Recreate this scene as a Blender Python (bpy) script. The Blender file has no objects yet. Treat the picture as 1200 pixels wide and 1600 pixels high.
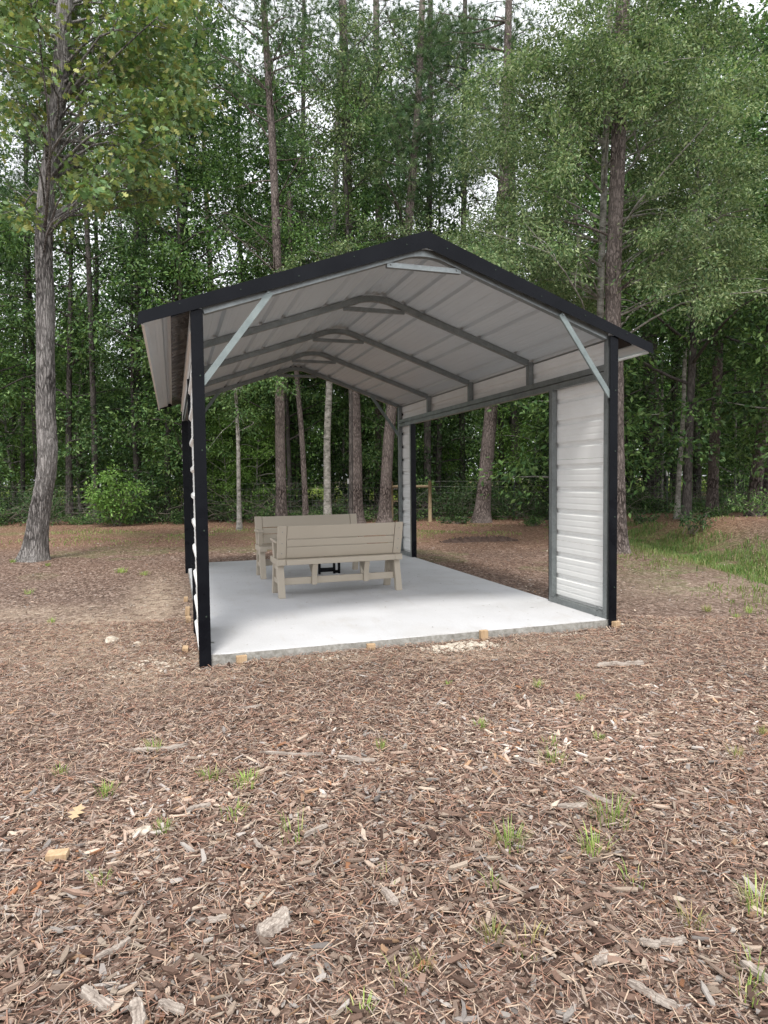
import bpy, math, random
import numpy as np
from mathutils import Vector, Matrix, noise as mnoise

# ------------------------------------------------------------------ camera
scene = bpy.context.scene
C = scene.collection
CAM = np.array([-0.185, -5.124, 1.3215])
YAW, PITCH, ROLL, FPX = -0.3093, -0.0503, 0.0114, 1028.2
def rot(y, p, r):
    cy, sy = math.cos(y), math.sin(y); Rz = np.array([[cy,-sy,0],[sy,cy,0],[0,0,1]])
    cp, sp = math.cos(p), math.sin(p); Rx = np.array([[1,0,0],[0,cp,-sp],[0,sp,cp]])
    cr, sr = math.cos(r), math.sin(r); Ry = np.array([[cr,0,sr],[0,1,0],[-sr,0,cr]])
    return Rz @ Rx @ Ry
RM = rot(YAW, PITCH, ROLL)
cam_d = bpy.data.cameras.new('camera'); cam = bpy.data.objects.new('camera', cam_d); C.objects.link(cam)
cam_d.sensor_fit = 'VERTICAL'; cam_d.sensor_height = 34.6; cam_d.lens = 34.6*FPX/1600.0
cam_d.clip_start = 0.05; cam_d.clip_end = 2000
M4 = Matrix.Identity(4)
bx_, by_, bz_ = RM[:,0], RM[:,2], -RM[:,1]
for i in range(3):
    M4[i][0], M4[i][1], M4[i][2], M4[i][3] = bx_[i], by_[i], bz_[i], CAM[i]
cam.matrix_world = M4
scene.camera = cam
scene.render.resolution_x, scene.render.resolution_y = 768, 1024

# ------------------------------------------------------------------ light
SUN_EL, SUN_AZ = math.radians(62), math.radians(200)
world = bpy.data.worlds.new('World'); scene.world = world; world.use_nodes = True
wn, wl = world.node_tree.nodes, world.node_tree.links
wn.clear()
wo = wn.new('ShaderNodeOutputWorld'); bg = wn.new('ShaderNodeBackground'); sk = wn.new('ShaderNodeTexSky')
sk.sky_type = 'NISHITA'; sk.sun_disc = False; sk.sun_elevation = SUN_EL; sk.sun_rotation = SUN_AZ
sk.dust_density = 4.0; sk.air_density = 1.0; sk.ozone_density = 1.0
hs = wn.new('ShaderNodeHueSaturation'); hs.inputs['Saturation'].default_value = 0.12
mixw = wn.new('ShaderNodeMix'); mixw.data_type = 'RGBA'; mixw.inputs[0].default_value = 0.65
mixw.inputs[7].default_value = (10.0, 10.3, 10.8, 1)        # the even grey-white of the cloud layer
wl.new(sk.outputs[0], hs.inputs['Color']); wl.new(hs.outputs[0], mixw.inputs[6]); wl.new(mixw.outputs[2], bg.inputs[0])
bg.inputs[1].default_value = 0.11
wl.new(bg.outputs[0], wo.inputs[0])
sd = bpy.data.lights.new('sun', 'SUN'); sd.energy = 1.9; sd.angle = math.radians(11); sd.color = (1, 0.965, 0.91)
sun = bpy.data.objects.new('sun', sd); C.objects.link(sun)
sdir = Vector((math.sin(SUN_AZ)*math.cos(SUN_EL), math.cos(SUN_AZ)*math.cos(SUN_EL), math.sin(SUN_EL)))
sun.rotation_euler = sdir.to_track_quat('Z', 'Y').to_euler(); sun.location = (0, 0, 30)
scene.view_settings.view_transform = 'Standard'; scene.view_settings.look = 'None'
scene.view_settings.gamma = 1.0; scene.view_settings.exposure = 0.86
scene.render.engine = 'CYCLES'
scene.cycles.max_bounces = 6; scene.cycles.diffuse_bounces = 3; scene.cycles.transparent_max_bounces = 4

# ------------------------------------------------------------------ helpers
FH = np.array([-math.sin(YAW), math.cos(YAW), 0.0]); RH = np.array([math.cos(YAW), math.sin(YAW), 0.0])
def ray(u, v):
    return RM @ np.array([(u-600)/FPX, 1.0, (800-v)/FPX])
def at(u, v, D):                       # point seen at pixel (u,v), D metres ahead measured along the ground
    d = ray(u, v); return CAM + d*(D/float(d @ FH))
def on_ground(u, v, z=-0.1):
    d = ray(u, v); return CAM + d*((z-CAM[2])/d[2])
def fs(D, s, z=0):                     # D metres ahead, s metres to the right
    p = CAM + FH*D + RH*s; return np.array([p[0], p[1], z])

def vnoise(x, y, seed=0):
    x = np.asarray(x, float); y = np.asarray(y, float)
    xi = np.floor(x).astype(np.int64); yi = np.floor(y).astype(np.int64); fx = x-xi; fy = y-yi
    fx = fx*fx*(3-2*fx); fy = fy*fy*(3-2*fy)
    def h(a, b):
        n = (a*374761393 + b*668265263 + seed*982451653) & 0x7fffffff
        n = ((n ^ (n >> 13))*1274126177) & 0x7fffffff
        return ((n ^ (n >> 16)) & 0xffff)/65535.0
    return (h(xi,yi)*(1-fx)+h(xi+1,yi)*fx)*(1-fy)+(h(xi,yi+1)*(1-fx)+h(xi+1,yi+1)*fx)*fy
def fbm(x, y, seed=0, octv=4):
    s = 0; a = .5
    for i in range(octv): s = s + a*vnoise(x*2**i, y*2**i, seed+i); a *= .5
    return s

W, L = 3.66, 5.88
DA = np.array([8.1, 1.0]); DB = np.array([11.2, 9.8])
dn = (DB-DA)/np.linalg.norm(DB-DA); dperp = np.array([dn[1], -dn[0]])
def sstep(a, b, x):
    t = np.clip((x-a)/(b-a), 0, 1); return t*t*(3-2*t)
def gh(x, y):                          # ground height
    x = np.asarray(x, float); y = np.asarray(y, float)
    z = -0.1 + 0.05*(fbm(x*.5, y*.5, 3, 3)-.45) + 0.02*(fbm(x*3, y*3, 9, 3)-.45)
    pad = np.minimum(np.minimum(x+.5, W+.5-x), np.minimum(y+.5, L+.5-y))
    z = z + (.026+.02*(vnoise(x*2.2,y*2.2,19)-.5))*sstep(-.55, .35, pad)
    s = (x-DA[0])*dperp[0] + (y-DA[1])*dperp[1]; t = (x-DA[0])*dn[0] + (y-DA[1])*dn[1]
    f = sstep(11, 7, t)
    z = z - 0.28*f*np.exp(-(s/.75)**2) + 0.42*f*sstep(.5, 2.0, s) + .15*(1-f)*sstep(-1, 3, s)
    r = np.hypot(x, y)
    z = z + 1.0*(fbm(x*.03, y*.03, 5, 2)-.4)*sstep(30, 80, r)
    return z
def gz(x, y): return float(gh(x, y))

class MB:
    """collects verts / faces / per-vertex colours, links ONE mesh object"""
    def __init__(s): s.V=[]; s.Cc=[]; s.F=[]; s.n=0
    def add(s, V, F, col=None):
        V = np.asarray(V, float).reshape(-1,3)
        for f in (F if isinstance(F, list) else [F]):
            s.F.append(np.asarray(f, np.int64)+s.n)
        if col is None: col = (1,1,1)
        col = np.asarray(col, float)
        if col.ndim == 1: col = np.tile(col, (len(V),1))
        s.V.append(V); s.Cc.append(col); s.n += len(V)
        return s
    def mesh(s, name, mat, smooth=False):
        me = bpy.data.meshes.new(name)
        V = np.concatenate(s.V); Cc = np.concatenate(s.Cc)
        li = np.concatenate([f.ravel() for f in s.F]); tot = np.concatenate([np.full(f.shape[0], f.shape[1]) for f in s.F])
        me.vertices.add(len(V)); me.vertices.foreach_set('co', V.astype(np.float32).ravel())
        me.loops.add(len(li)); me.loops.foreach_set('vertex_index', li.astype(np.int32))
        me.polygons.add(len(tot)); st = np.concatenate([[0], np.cumsum(tot)[:-1]])
        me.polygons.foreach_set('loop_start', st.astype(np.int32)); me.polygons.foreach_set('loop_total', tot.astype(np.int32))
        me.polygons.foreach_set('use_smooth', np.full(len(tot), bool(smooth)))
        a = me.color_attributes.new('Col', 'FLOAT_COLOR', 'POINT')
        a.data.foreach_set('color', np.c_[Cc, np.ones(len(Cc))].astype(np.float32).ravel())
        me.update(); me.materials.append(mat)
        return me
    def build(s, name, mat, parent=None, smooth=False, loc=None):
        o = bpy.data.objects.new(name, s.mesh(name, mat, smooth)); C.objects.link(o)
        if parent: o.parent = parent
        if loc is not None: o.location = loc
        return o
def tag(o, label=None, cat=None, group=None, kind=None):
    if label: o['label'] = label
    if cat: o['category'] = cat
    if group: o['group'] = group
    if kind: o['kind'] = kind
    return o
def empty(name, loc=(0,0,0), rz=0):
    o = bpy.data.objects.new(name, None); C.objects.link(o); o.location = loc; o.rotation_euler = (0,0,rz)
    o.empty_display_size = .2; return o
KIDS = {}
def copy_tree(root, loc, rz=0, sc=1.0, label=None, group=None, shape=(1,1)):
    def rec(o, par):
        c = o.copy(); C.objects.link(c); c.parent = par
        for ch in list(o.children): rec(ch, c)
        return c
    r = rec(root, None)
    r.location = loc; r.rotation_euler = (0,0,rz); r.scale = (sc*shape[0], sc*shape[0], sc*shape[1])
    if label: r['label'] = label
    if group: r['group'] = group
    return r

BOXF = np.array([[0,3,2,1],[4,5,6,7],[0,1,5,4],[1,2,6,5],[2,3,7,6],[3,0,4,7]])
def box(mb, a, b, col=None):
    x0,y0,z0 = a; x1,y1,z1 = b
    mb.add([(x0,y0,z0),(x1,y0,z0),(x1,y1,z0),(x0,y1,z0),(x0,y0,z1),(x1,y0,z1),(x1,y1,z1),(x0,y1,z1)], BOXF, col)
def unit(v): v = np.asarray(v, float); return v/np.linalg.norm(v)
def bar(mb, p, q, w, h, up=(0,0,1), col=None):
    """rectangular bar from p to q, w across, h along up"""
    p = np.asarray(p, float); q = np.asarray(q, float); d = unit(q-p); up = np.asarray(up, float)
    s = unit(np.cross(d, up)); u = np.cross(s, d)
    V = [e + s*w/2*i + u*h/2*j for e in (p, q) for i, j in ((-1,-1),(1,-1),(1,1),(-1,1))]
    mb.add(V, BOXF, col)
def ribbon(mb, pts, w, h, side):
    """rectangular tube swept along a polyline, side = constant sideways axis (width w), h perpendicular"""
    pts = np.asarray(pts, float); side = unit(side); n = len(pts); V = []
    for i in range(n):
        t = pts[min(i+1,n-1)]-pts[max(i-1,0)]; t = unit(t); u = np.cross(side, t)
        # keep constant section through bends
        for a, b in ((-1,-1),(1,-1),(1,1),(-1,1)): V.append(pts[i]+side*w/2*a+u*h/2*b)
    F = []
    for i in range(n-1):
        for k in range(4): F.append([4*i+k, 4*i+(k+1)%4, 4*i+4+(k+1)%4, 4*i+4+k])
    F += [[3,2,1,0],[4*n-4,4*n-3,4*n-2,4*n-1]]
    mb.add(V, np.array(F))
def prism(mb, outline, axis_vec, col=None):
    """extrude planar outline (list of 3d pts) along axis_vec"""
    P = np.asarray(outline, float); n = len(P); V = np.r_[P, P+np.asarray(axis_vec, float)]
    Q = np.array([[i,(i+1)%n,n+(i+1)%n,n+i] for i in range(n)])
    mb.add(V, [Q, np.array([list(range(n))[::-1]]), np.array([list(range(n,2*n))])], col)
def bevel(o, w, seg=2):
    m = o.modifiers.new('bevel', 'BEVEL'); m.width = w; m.segments = seg; m.limit_method = 'ANGLE'; return o
def tube(mb, pts, rad, n=8, col=None, cap=False):
    pts = np.asarray(pts, float); m = len(pts); rad = np.broadcast_to(np.asarray(rad, float), (m,))
    t = np.gradient(pts, axis=0); t /= np.linalg.norm(t, axis=1)[:,None]+1e-9
    ref = np.array([1.,0,0]) if abs(t[0][0]) < .8 else np.array([0,1.,0])
    s = np.cross(t, ref); s /= np.linalg.norm(s, axis=1)[:,None]+1e-9; u = np.cross(t, s)
    a = np.linspace(0, 2*math.pi, n, endpoint=False)
    V = pts[:,None,:] + (s[:,None,:]*np.cos(a)[None,:,None]+u[:,None,:]*np.sin(a)[None,:,None])*rad[:,None,None]
    i = np.arange(m-1)[:,None]*n; k = np.arange(n)[None,:]; k2 = (k+1)%n
    F = np.stack([i+k, i+k2, i+n+k2, i+n+k], -1).reshape(-1,4)
    FF = [F]
    if cap: FF += [np.arange(n)[None,:], np.arange((m-1)*n, m*n)[None,::-1]]
    mb.add(V.reshape(-1,3), FF, col)

# ------------------------------------------------------------------ materials
def mat(name, build):
    m = bpy.data.materials.new(name); m.use_nodes = True; nt = m.node_tree; nt.nodes.clear()
    out = nt.nodes.new('ShaderNodeOutputMaterial'); sh = build(nt); nt.links.new(sh, out.inputs[0]); return m
class N:
    def __init__(s, nt): s.nt = nt
    def n(s, t, **k):
        x = s.nt.nodes.new(t)
        for a, b in k.items(): setattr(x, a, b)
        return x
    def l(s, a, b): s.nt.links.new(a, b)
    def val(s, sock, v):
        if isinstance(v, (int, float, tuple, list)): sock.default_value = v
        else: s.l(v, sock)
    def noise(s, vec, scale, detail=4, rough=.55, dist=0):
        x = s.n('ShaderNodeTexNoise'); s.l(vec, x.inputs['Vector']); x.inputs['Scale'].default_value = scale
        x.inputs['Detail'].default_value = detail; x.inputs['Roughness'].default_value = rough; x.inputs['Distortion'].default_value = dist
        return x.outputs['Fac']
    def vor(s, vec, scale, feat='F1', out='Distance'):
        x = s.n('ShaderNodeTexVoronoi', feature=feat); s.l(vec, x.inputs['Vector']); x.inputs['Scale'].default_value = scale
        return x.outputs[out]
    def mapv(s, vec, sc):
        x = s.n('ShaderNodeMapping'); s.l(vec, x.inputs[0]); x.inputs['Scale'].default_value = sc; return x.outputs[0]
    def ramp(s, fac, stops):
        x = s.n('ShaderNodeValToRGB'); s.val(x.inputs[0], fac); cr = x.color_ramp
        while len(cr.elements) < len(stops): cr.elements.new(.5)
        for e, (p, c) in zip(cr.elements, stops):
            e.position = p; e.color = tuple(c)+(1,) if isinstance(c, tuple) else (c,c,c,1)
        return x.outputs[0]
    def mix(s, f, a, b, mode='MIX'):
        x = s.n('ShaderNodeMix', data_type='RGBA', blend_type=mode); s.val(x.inputs[0], f)
        for i, v in ((6,a),(7,b)):
            if isinstance(v, tuple) and len(v) == 3: v = v+(1,)
            s.val(x.inputs[i], v)
        return x.outputs[2]
    def math(s, op, a, b=0.0):
        x = s.n('ShaderNodeMath', operation=op); s.val(x.inputs[0], a); s.val(x.inputs[1], b); return x.outputs[0]
    def bump(s, h, st, dist=.02, nrm=None):
        x = s.n('ShaderNodeBump'); s.l(h, x.inputs['Height']); x.inputs['Strength'].default_value = st; x.inputs['Distance'].default_value = dist
        if nrm: s.l(nrm, x.inputs['Normal'])
        return x.outputs[0]
    def pbr(s, col, rough=.6, metal=0, spec=.5, nrm=None):
        x = s.n('ShaderNodeBsdfPrincipled')
        if isinstance(col, tuple) and len(col) == 3: col = col+(1,)
        s.val(x.inputs['Base Color'], col); s.val(x.inputs['Roughness'], rough); s.val(x.inputs['Metallic'], metal)
        x.inputs['Specular IOR Level'].default_value = spec
        if nrm: s.l(nrm, x.inputs['Normal'])
        return x.outputs[0]
    def obj(s): return s.n('ShaderNodeTexCoord').outputs['Object']
    def attr(s, nm='Col'):
        x = s.n('ShaderNodeAttribute'); x.attribute_name = nm; return x.outputs['Color']
    def pos(s): return s.n('ShaderNodeNewGeometry').outputs['Position']

def m_leaf(name, trans=.24, rough=.5, spec=.22):
    def b(nt):
        q = N(nt); c = q.attr()
        oi = q.n('ShaderNodeObjectInfo').outputs['Random']
        hv = q.n('ShaderNodeHueSaturation'); q.l(q.math('MULTIPLY_ADD', oi, .03), hv.inputs['Hue'])
        hv.inputs['Hue'].default_value = .5
        nt.links.remove(hv.inputs['Hue'].links[0])
        vv = q.math('MULTIPLY', oi, .4); vv = q.math('ADD', vv, .80); q.l(vv, hv.inputs['Value']); q.l(c, hv.inputs['Color'])
        c = hv.outputs[0]
        p = q.pbr(c, rough, 0, spec)
        t = q.n('ShaderNodeBsdfTranslucent'); c2 = q.mix(1.0, c, (1.05,1.15,.7), 'MULTIPLY'); q.l(c2, t.inputs[0])
        mx = q.n('ShaderNodeMixShader'); mx.inputs[0].default_value = trans; q.l(p, mx.inputs[1]); q.l(t.outputs[0], mx.inputs[2])
        return mx.outputs[0]
    return mat(name, b)
LEAF = m_leaf('leaf'); NEEDLE = m_leaf('needle', .12, .55, .2); GRASS = m_leaf('grass_blade', .35, .5, .3)

def m_bark(name, dark, mid, light, sx=9, sz=2.2, bump=.8, rough=.9):
    def b(nt):
        q = N(nt); o = q.obj(); v = q.mapv(o, (sx, sx, sz))
        dv = q.n('ShaderNodeMix', data_type='VECTOR'); nn = q.n('ShaderNodeTexNoise'); q.l(v, nn.inputs['Vector']); nn.inputs['Scale'].default_value = 1.3
        vm = q.n('ShaderNodeVectorMath', operation='MULTIPLY_ADD'); q.l(nn.outputs['Color'], vm.inputs[0]); vm.inputs[1].default_value = (1.5,1.5,.9); q.l(v, vm.inputs[2])
        v2 = vm.outputs[0]
        e = q.vor(v2, 1.6, 'DISTANCE_TO_EDGE'); e2 = q.vor(v2, 4.5, 'DISTANCE_TO_EDGE'); fn = q.noise(v, 8, 5, .65)
        h = q.math('ADD', q.math('MINIMUM', q.math('MULTIPLY', e, 2.6), .6), q.math('MULTIPLY', e2, .5)); h = q.math('ADD', h, q.math('MULTIPLY', q.math('SUBTRACT', fn, .5), 1.1))
        big = q.noise(o, 1.3, 3)
        c = q.ramp(h, [(.24, dark), (.50, mid), (.95, light)])
        c = q.mix(q.ramp(big, [(.35, 0.0), (.7, .55)]), c, tuple(x*1.15 for x in light))
        return q.pbr(c, rough, 0, .2, q.bump(h, bump, .03))
    return mat(name, b)
BARK_OAK = m_bark('bark_oak', (.045,.04,.037), (.23,.21,.20), (.43,.405,.385), 15, 2.0, 1.0)
BARK_PINE = m_bark('bark_pine', (.035,.026,.023), (.15,.118,.105), (.28,.235,.215), 12, 3.4, .9)
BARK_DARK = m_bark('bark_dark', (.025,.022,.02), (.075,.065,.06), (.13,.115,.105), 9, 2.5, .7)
def b_pale(nt):
    q = N(nt); o = q.obj(); v = q.mapv(o, (3,3,5)); n1 = q.noise(v, 2.2, 5, .6); n2 = q.noise(q.mapv(o,(6,6,22)), 2, 3)
    c = q.ramp(n1, [(.32, (.08,.08,.065)), (.47, (.23,.215,.19)), (.66, (.38,.36,.325))])
    c = q.mix(q.ramp(n2, [(.55, 0.0), (.66, .7)]), c, (.14,.13,.12))
    return q.pbr(c, .8, 0, .25, q.bump(n2, .3, .01))
BARK_PALE = mat('bark_pale', b_pale)

def b_ground(nt):
    q = N(nt); P = q.pos(); cA = q.attr()
    sep = q.n('ShaderNodeSeparateColor'); q.l(cA, sep.inputs[0]); sand, litter, green = sep.outputs
    n0 = q.noise(P, 1.1, 4); n1 = q.noise(P, 9, 5, .6)
    vv = q.n('ShaderNodeVectorMath', operation='MULTIPLY_ADD'); nn = q.n('ShaderNodeTexNoise'); q.l(P, nn.inputs['Vector']); nn.inputs['Scale'].default_value = 30
    q.l(nn.outputs['Color'], vv.inputs[0]); vv.inputs[1].default_value = (.03,.03,.03); q.l(P, vv.inputs[2])
    def chips(scale, ax):
        vec = q.mapv(vv.outputs[0], ax); x = q.n('ShaderNodeTexVoronoi'); q.l(vec, x.inputs['Vector']); x.inputs['Scale'].default_value = scale
        e = q.vor(vec, scale, 'DISTANCE_TO_EDGE'); s2 = q.n('ShaderNodeSeparateColor'); q.l(x.outputs['Color'], s2.inputs[0]); return s2.outputs[0], s2.outputs[1], e
    a, a2, ea = chips(45, (1,.45,.5)); b_, b2, eb = chips(95, (.5,1,.5))
    pick = q.math('ADD', q.math('MULTIPLY', a, .55), q.math('MULTIPLY', b_, .45))
    c = q.ramp(pick, [(.2, (.05,.032,.024)), (.5, (.14,.093,.07)), (.68, (.27,.19,.15)), (.86, (.41,.32,.265)), (.95, (.5,.43,.37))])
    c = q.mix(q.ramp(n0, [(.35, 0.0), (.65, .4)]), c, (.115,.072,.058))
    lit = q.ramp(pick, [(.2, (.07,.035,.022)), (.5, (.19,.105,.068)), (.75, (.32,.20,.135)), (.95, (.45,.33,.25))])
    c = q.mix(litter, c, lit)
    sd_ = q.ramp(n1, [(.35, (.33,.245,.175)), (.65, (.52,.42,.32))])
    c = q.mix(q.math('MULTIPLY', sand, q.ramp(q.math('ADD', n1, q.math('MULTIPLY', a2, .2)), [(.42, .15), (.58, 1.0)])), c, sd_)
    gr = q.ramp(q.noise(P, 25, 5, .7), [(.35, (.05,.08,.02)), (.55, (.12,.19,.05)), (.7, (.2,.27,.09))])
    c = q.mix(q.math('MULTIPLY', green, q.ramp(q.noise(P, 5, 4, .7), [(.4, .1), (.6, 1.0)])), c, gr)
    hh = q.math('ADD', q.math('MULTIPLY', q.math('MINIMUM', ea, .25), 2.0), q.math('ADD', a2, q.math('MULTIPLY', b2, .5)))
    hh = q.math('ADD', hh, q.math('MULTIPLY', n1, 1.0))
    return q.pbr(c, .9, 0, .2, q.bump(hh, .8, .012))
GROUND = mat('mulch_ground', b_ground)
def b_chip(nt):
    q = N(nt); P = q.obj(); c = q.attr(); n = q.noise(q.mapv(P, (60,60,60)), 2, 4, .6)
    c = q.mix(.35, c, q.ramp(n, [(.3, .25), (.7, .95)]), 'MULTIPLY')
    return q.pbr(c, .85, 0, .2)
CHIP = mat('wood_chip', b_chip)
def b_concrete(nt):
    q = N(nt); P = q.pos(); n = q.noise(P, 1.4, 5, .6); n2 = q.noise(P, 60, 4, .7); n3 = q.noise(q.mapv(P,(1,.25,1)), 8, 4, .6)
    c = q.ramp(n, [(.3, (.50,.50,.505)), (.5, (.545,.545,.555)), (.72, (.585,.585,.595))])
    c = q.mix(.25, c, q.ramp(n2, [(.35, .6), (.65, 1.0)]), 'MULTIPLY')
    c = q.mix(q.ramp(n3, [(.56, 0.0), (.66, .16)]), c, (.38,.345,.30))
    st = q.ramp(q.noise(P, .9, 6, .7, 1.2), [(.50, 0.0), (.62, .22)]); c = q.mix(st, c, (.40,.375,.34))
    c = q.mix(.10, c, q.ramp(q.noise(q.mapv(P,(3,90,1)), 1, 3), [(.3, .7), (.7, 1.0)]), 'MULTIPLY')
    sp = q.vor(P, 5.5); c = q.mix(q.ramp(sp, [(.03, .8), (.05, 0.0)]), c, (.13,.09,.06))
    g = q.n('ShaderNodeNewGeometry'); s = q.n('ShaderNodeSeparateXYZ'); q.l(g.outputs['Normal'], s.inputs[0])
    side = q.ramp(q.math('ABSOLUTE', s.outputs[2]), [(.3, 1.0), (.7, 0.0)])
    rough_side = q.ramp(q.noise(P, 22, 5, .7), [(.3, (.15,.14,.12)), (.7, (.36,.35,.325))])
    c = q.mix(side, c, rough_side)
    return q.pbr(c, .75, 0, .3, q.bump(q.math('ADD', n2, q.math('MULTIPLY', n3, 2.0)), .12, .01))
CONC = mat('concrete', b_concrete)
def b_white(nt):
    q = N(nt); P = q.obj(); n = q.noise(q.mapv(P,(3,3,3)), 1.2, 4, .6)
    c = q.ramp(n, [(.3, (.70,.70,.68)), (.7, (.76,.76,.74))])
    return q.pbr(c, .45, 0, .4)
WHITE = mat('painted_sheet_white', b_white)
def b_ceil(nt):
    q = N(nt); P = q.obj(); n = q.noise(q.mapv(P,(3,.7,3)), 1.2, 4, .6)
    c = q.ramp(n, [(.3, (.49,.53,.555)), (.7, (.54,.585,.61))])
    return q.pbr(c, .42, 0.1, .5, q.bump(q.noise(q.mapv(P,(1.5,.5,1.5)), 2.0, 2), .12, .02))
CEIL = mat('sheet_underside_grey', b_ceil)
def b_black(nt):
    q = N(nt); P = q.obj(); n = q.noise(P, 3, 4)
    return q.pbr(q.ramp(n, [(.3, (.0035,.004,.006)), (.7, (.007,.008,.011))]), q.ramp(q.noise(P, 6, 3), [(.35, .18), (.65, .42)]), 0, .12, q.bump(q.noise(P, 2.2, 2), .35, .02))
BLACK = mat('black_trim', b_black)
def b_steel(nt):
    q = N(nt); P = q.obj(); v = q.vor(P, 60, 'F1', 'Color'); s2 = q.n('ShaderNodeSeparateColor'); q.l(v, s2.inputs[0])
    n = q.noise(q.mapv(P,(4,4,4)), 1.5, 5, .65); f = q.math('ADD', q.math('MULTIPLY', s2.outputs[0], .12), q.math('MULTIPLY', n, .85))
    c = q.ramp(f, [(.25, (.19,.205,.205)), (.5, (.245,.265,.265)), (.75, (.31,.33,.33))])
    return q.pbr(c, q.ramp(f, [(.3, .5), (.7, .34)]), .75, .5)
STEEL = mat('galvanised_steel', b_steel)
def b_brace(nt):
    q = N(nt); P = q.obj(); n = q.noise(q.mapv(P,(5,5,5)), 2, 5, .65); c = q.ramp(n, [(.3, (.17,.205,.205)), (.7, (.25,.29,.285))])
    return q.pbr(c, .48, .35, .4)
BRACE = mat('galvanised_brace_tube', b_brace)
def b_tan(nt):
    q = N(nt); P = q.obj(); n = q.noise(q.mapv(P,(3,40,40)), 2, 4, .6); n2 = q.noise(P, 2, 3)
    c = q.mix(q.ramp(n2, [(.3, 0.0), (.7, .3)]), (.44,.385,.31), (.37,.32,.255))
    return q.pbr(c, .55, 0, .35, q.bump(n, .15, .004))
TAN = mat('tan_plastic', b_tan)
def b_wood(nt):
    q = N(nt); P = q.obj(); n = q.noise(q.mapv(P,(14,14,2.5)), 3, 4, .6, .6); c = q.ramp(n, [(.3, (.33,.22,.13)), (.5, (.43,.30,.18)), (.7, (.50,.37,.24))])
    return q.pbr(c, .75, 0, .25, q.bump(n, .3, .005))
WOOD = mat('pine_lumber', b_wood)
def b_gwood(nt):
    q = N(nt); P = q.obj(); n = q.noise(q.mapv(P,(5,50,50)), 2, 5, .6, .4); c = q.ramp(n, [(.3, (.13,.105,.09)), (.5, (.29,.245,.21)), (.7, (.46,.41,.36))])
    return q.pbr(c, .85, 0, .2, q.bump(n, .6, .006))
GWOOD = mat('weathered_wood', b_gwood)
def b_rock(nt):
    q = N(nt); P = q.obj(); n = q.noise(P, 18, 5, .65); c = q.ramp(n, [(.3, (.33,.28,.22)), (.6, (.54,.48,.40))])
    return q.pbr(c, .9, 0, .2, q.bump(n, .6, .01))
ROCK = mat('pale_stone', b_rock)
def b_simple(col, rough=.6, metal=0):
    def b(nt):
        q = N(nt); P = q.obj(); n = q.noise(P, 12, 4); c = q.mix(n, tuple(x*.8 for x in col), tuple(min(1,x*1.15) for x in col)); return q.pbr(c, rough, metal, .4)
    return b
OLDWOOD = mat('old_post_wood', b_simple((.25,.19,.115), .85)); WIRE = mat('fence_wire', b_simple((.22,.22,.21), .5, .5)); POSTG = mat('post_paint_dark', b_simple((.03,.05,.035))); POSTW = mat('post_paint_white', b_simple((.8,.8,.78)))
TWIG = mat('dead_twig', b_simple((.17,.145,.12), .9)); SOIL = mat('dark_soil', b_simple((.09,.058,.045), .95))

# ------------------------------------------------------------------ ground
def axis(segs):
    out = [segs[0][0]]
    for a, b, st in segs:
        n = max(1, int(round((b-a)/st))); out += list(np.linspace(a, b, n+1)[1:])
    return np.array(out)
gx = axis([(-400,-60,30),(-60,-15,1.5),(-15,-4,.25),(-4,6,.05),(6,14,.12),(14,30,.5),(30,90,2),(90,450,30)])
gy = axis([(-60,-6,3),(-6,3,.05),(3,12,.12),(12,30,.3),(30,90,2),(90,600,30)])
X, Y = np.meshgrid(gx, gy); Z = gh(X, Y)
near = (sstep(12, 3, np.hypot(X, Y+2)))*np.where((X>-.2)&(X<W+.2)&(Y>-.2)&(Y<L+.2), 0, 1)
Z = Z + near*(.022*(fbm(X*9, Y*9, 21, 3)-.45))
def zones(X, Y):
    sand = np.zeros_like(X)
    for cx, cy, rx, ry, a in [(-1.0,1.3,.7,1.3,.9),(-.4,3,.35,2.0,.7),(-2.0,2.8,1.2,.5,.5),(.5,-.25,1.1,.22,.8),(2.2,-.35,1.6,.3,.6),(2.9,-1.1,.6,.25,.35),(4.3,-.1,.4,.3,.6),(-.35,0,.5,.5,.9),(6,1.5,1.6,1.0,.25)]:
        sand = np.maximum(sand, a*np.exp(-(((X-cx)/rx)**2+((Y-cy)/ry)**2)))
    D = (X-CAM[0])*FH[0]+(Y-CAM[1])*FH[1]
    litter = sstep(11.5, 15.5, D+2*(fbm(X*.6, Y*.6, 31, 3)-.5)) + .25*sstep(8, 11, D)*(1-sstep(11,14,D))
    s = (X-DA[0])*dperp[0] + (Y-DA[1])*dperp[1]; t = (X-DA[0])*dn[0]+(Y-DA[1])*dn[1]
    green = np.exp(-((s-.1)/.9)**2)*sstep(10.5, 8, t)
    green = np.maximum(green, .5*np.exp(-((D-18.2)/1.2)**2)*(fbm(X*.7, Y*.7, 41, 3) > .47))
    green = np.maximum(green, .5*np.exp(-((s+1.6)/.9)**2)*sstep(10,7,t)*(fbm(X*1.2, Y*1.2, 43, 3) > .5))
    green = np.maximum(green, .35*(fbm(X*.9, Y*.9, 47, 3) > .58)*sstep(9,11,D))
    green = np.maximum(green, .95*sstep(40, 52, D))
    return sand, np.clip(litter, 0, 1), green
sa, li_, gr_ = zones(X, Y)
ny, nx = X.shape
idx = np.arange(nx*ny).reshape(ny, nx)
F = np.stack([idx[:-1,:-1], idx[:-1,1:], idx[1:,1:], idx[1:,:-1]], -1).reshape(-1,4)
g = MB().add(np.stack([X, Y, Z], -1).reshape(-1,3), F, np.stack([sa, li_, gr_], -1).reshape(-1,3))
tag(g.build('ground', GROUND, smooth=True), kind='structure')

rng = np.random.default_rng(7)
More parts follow.
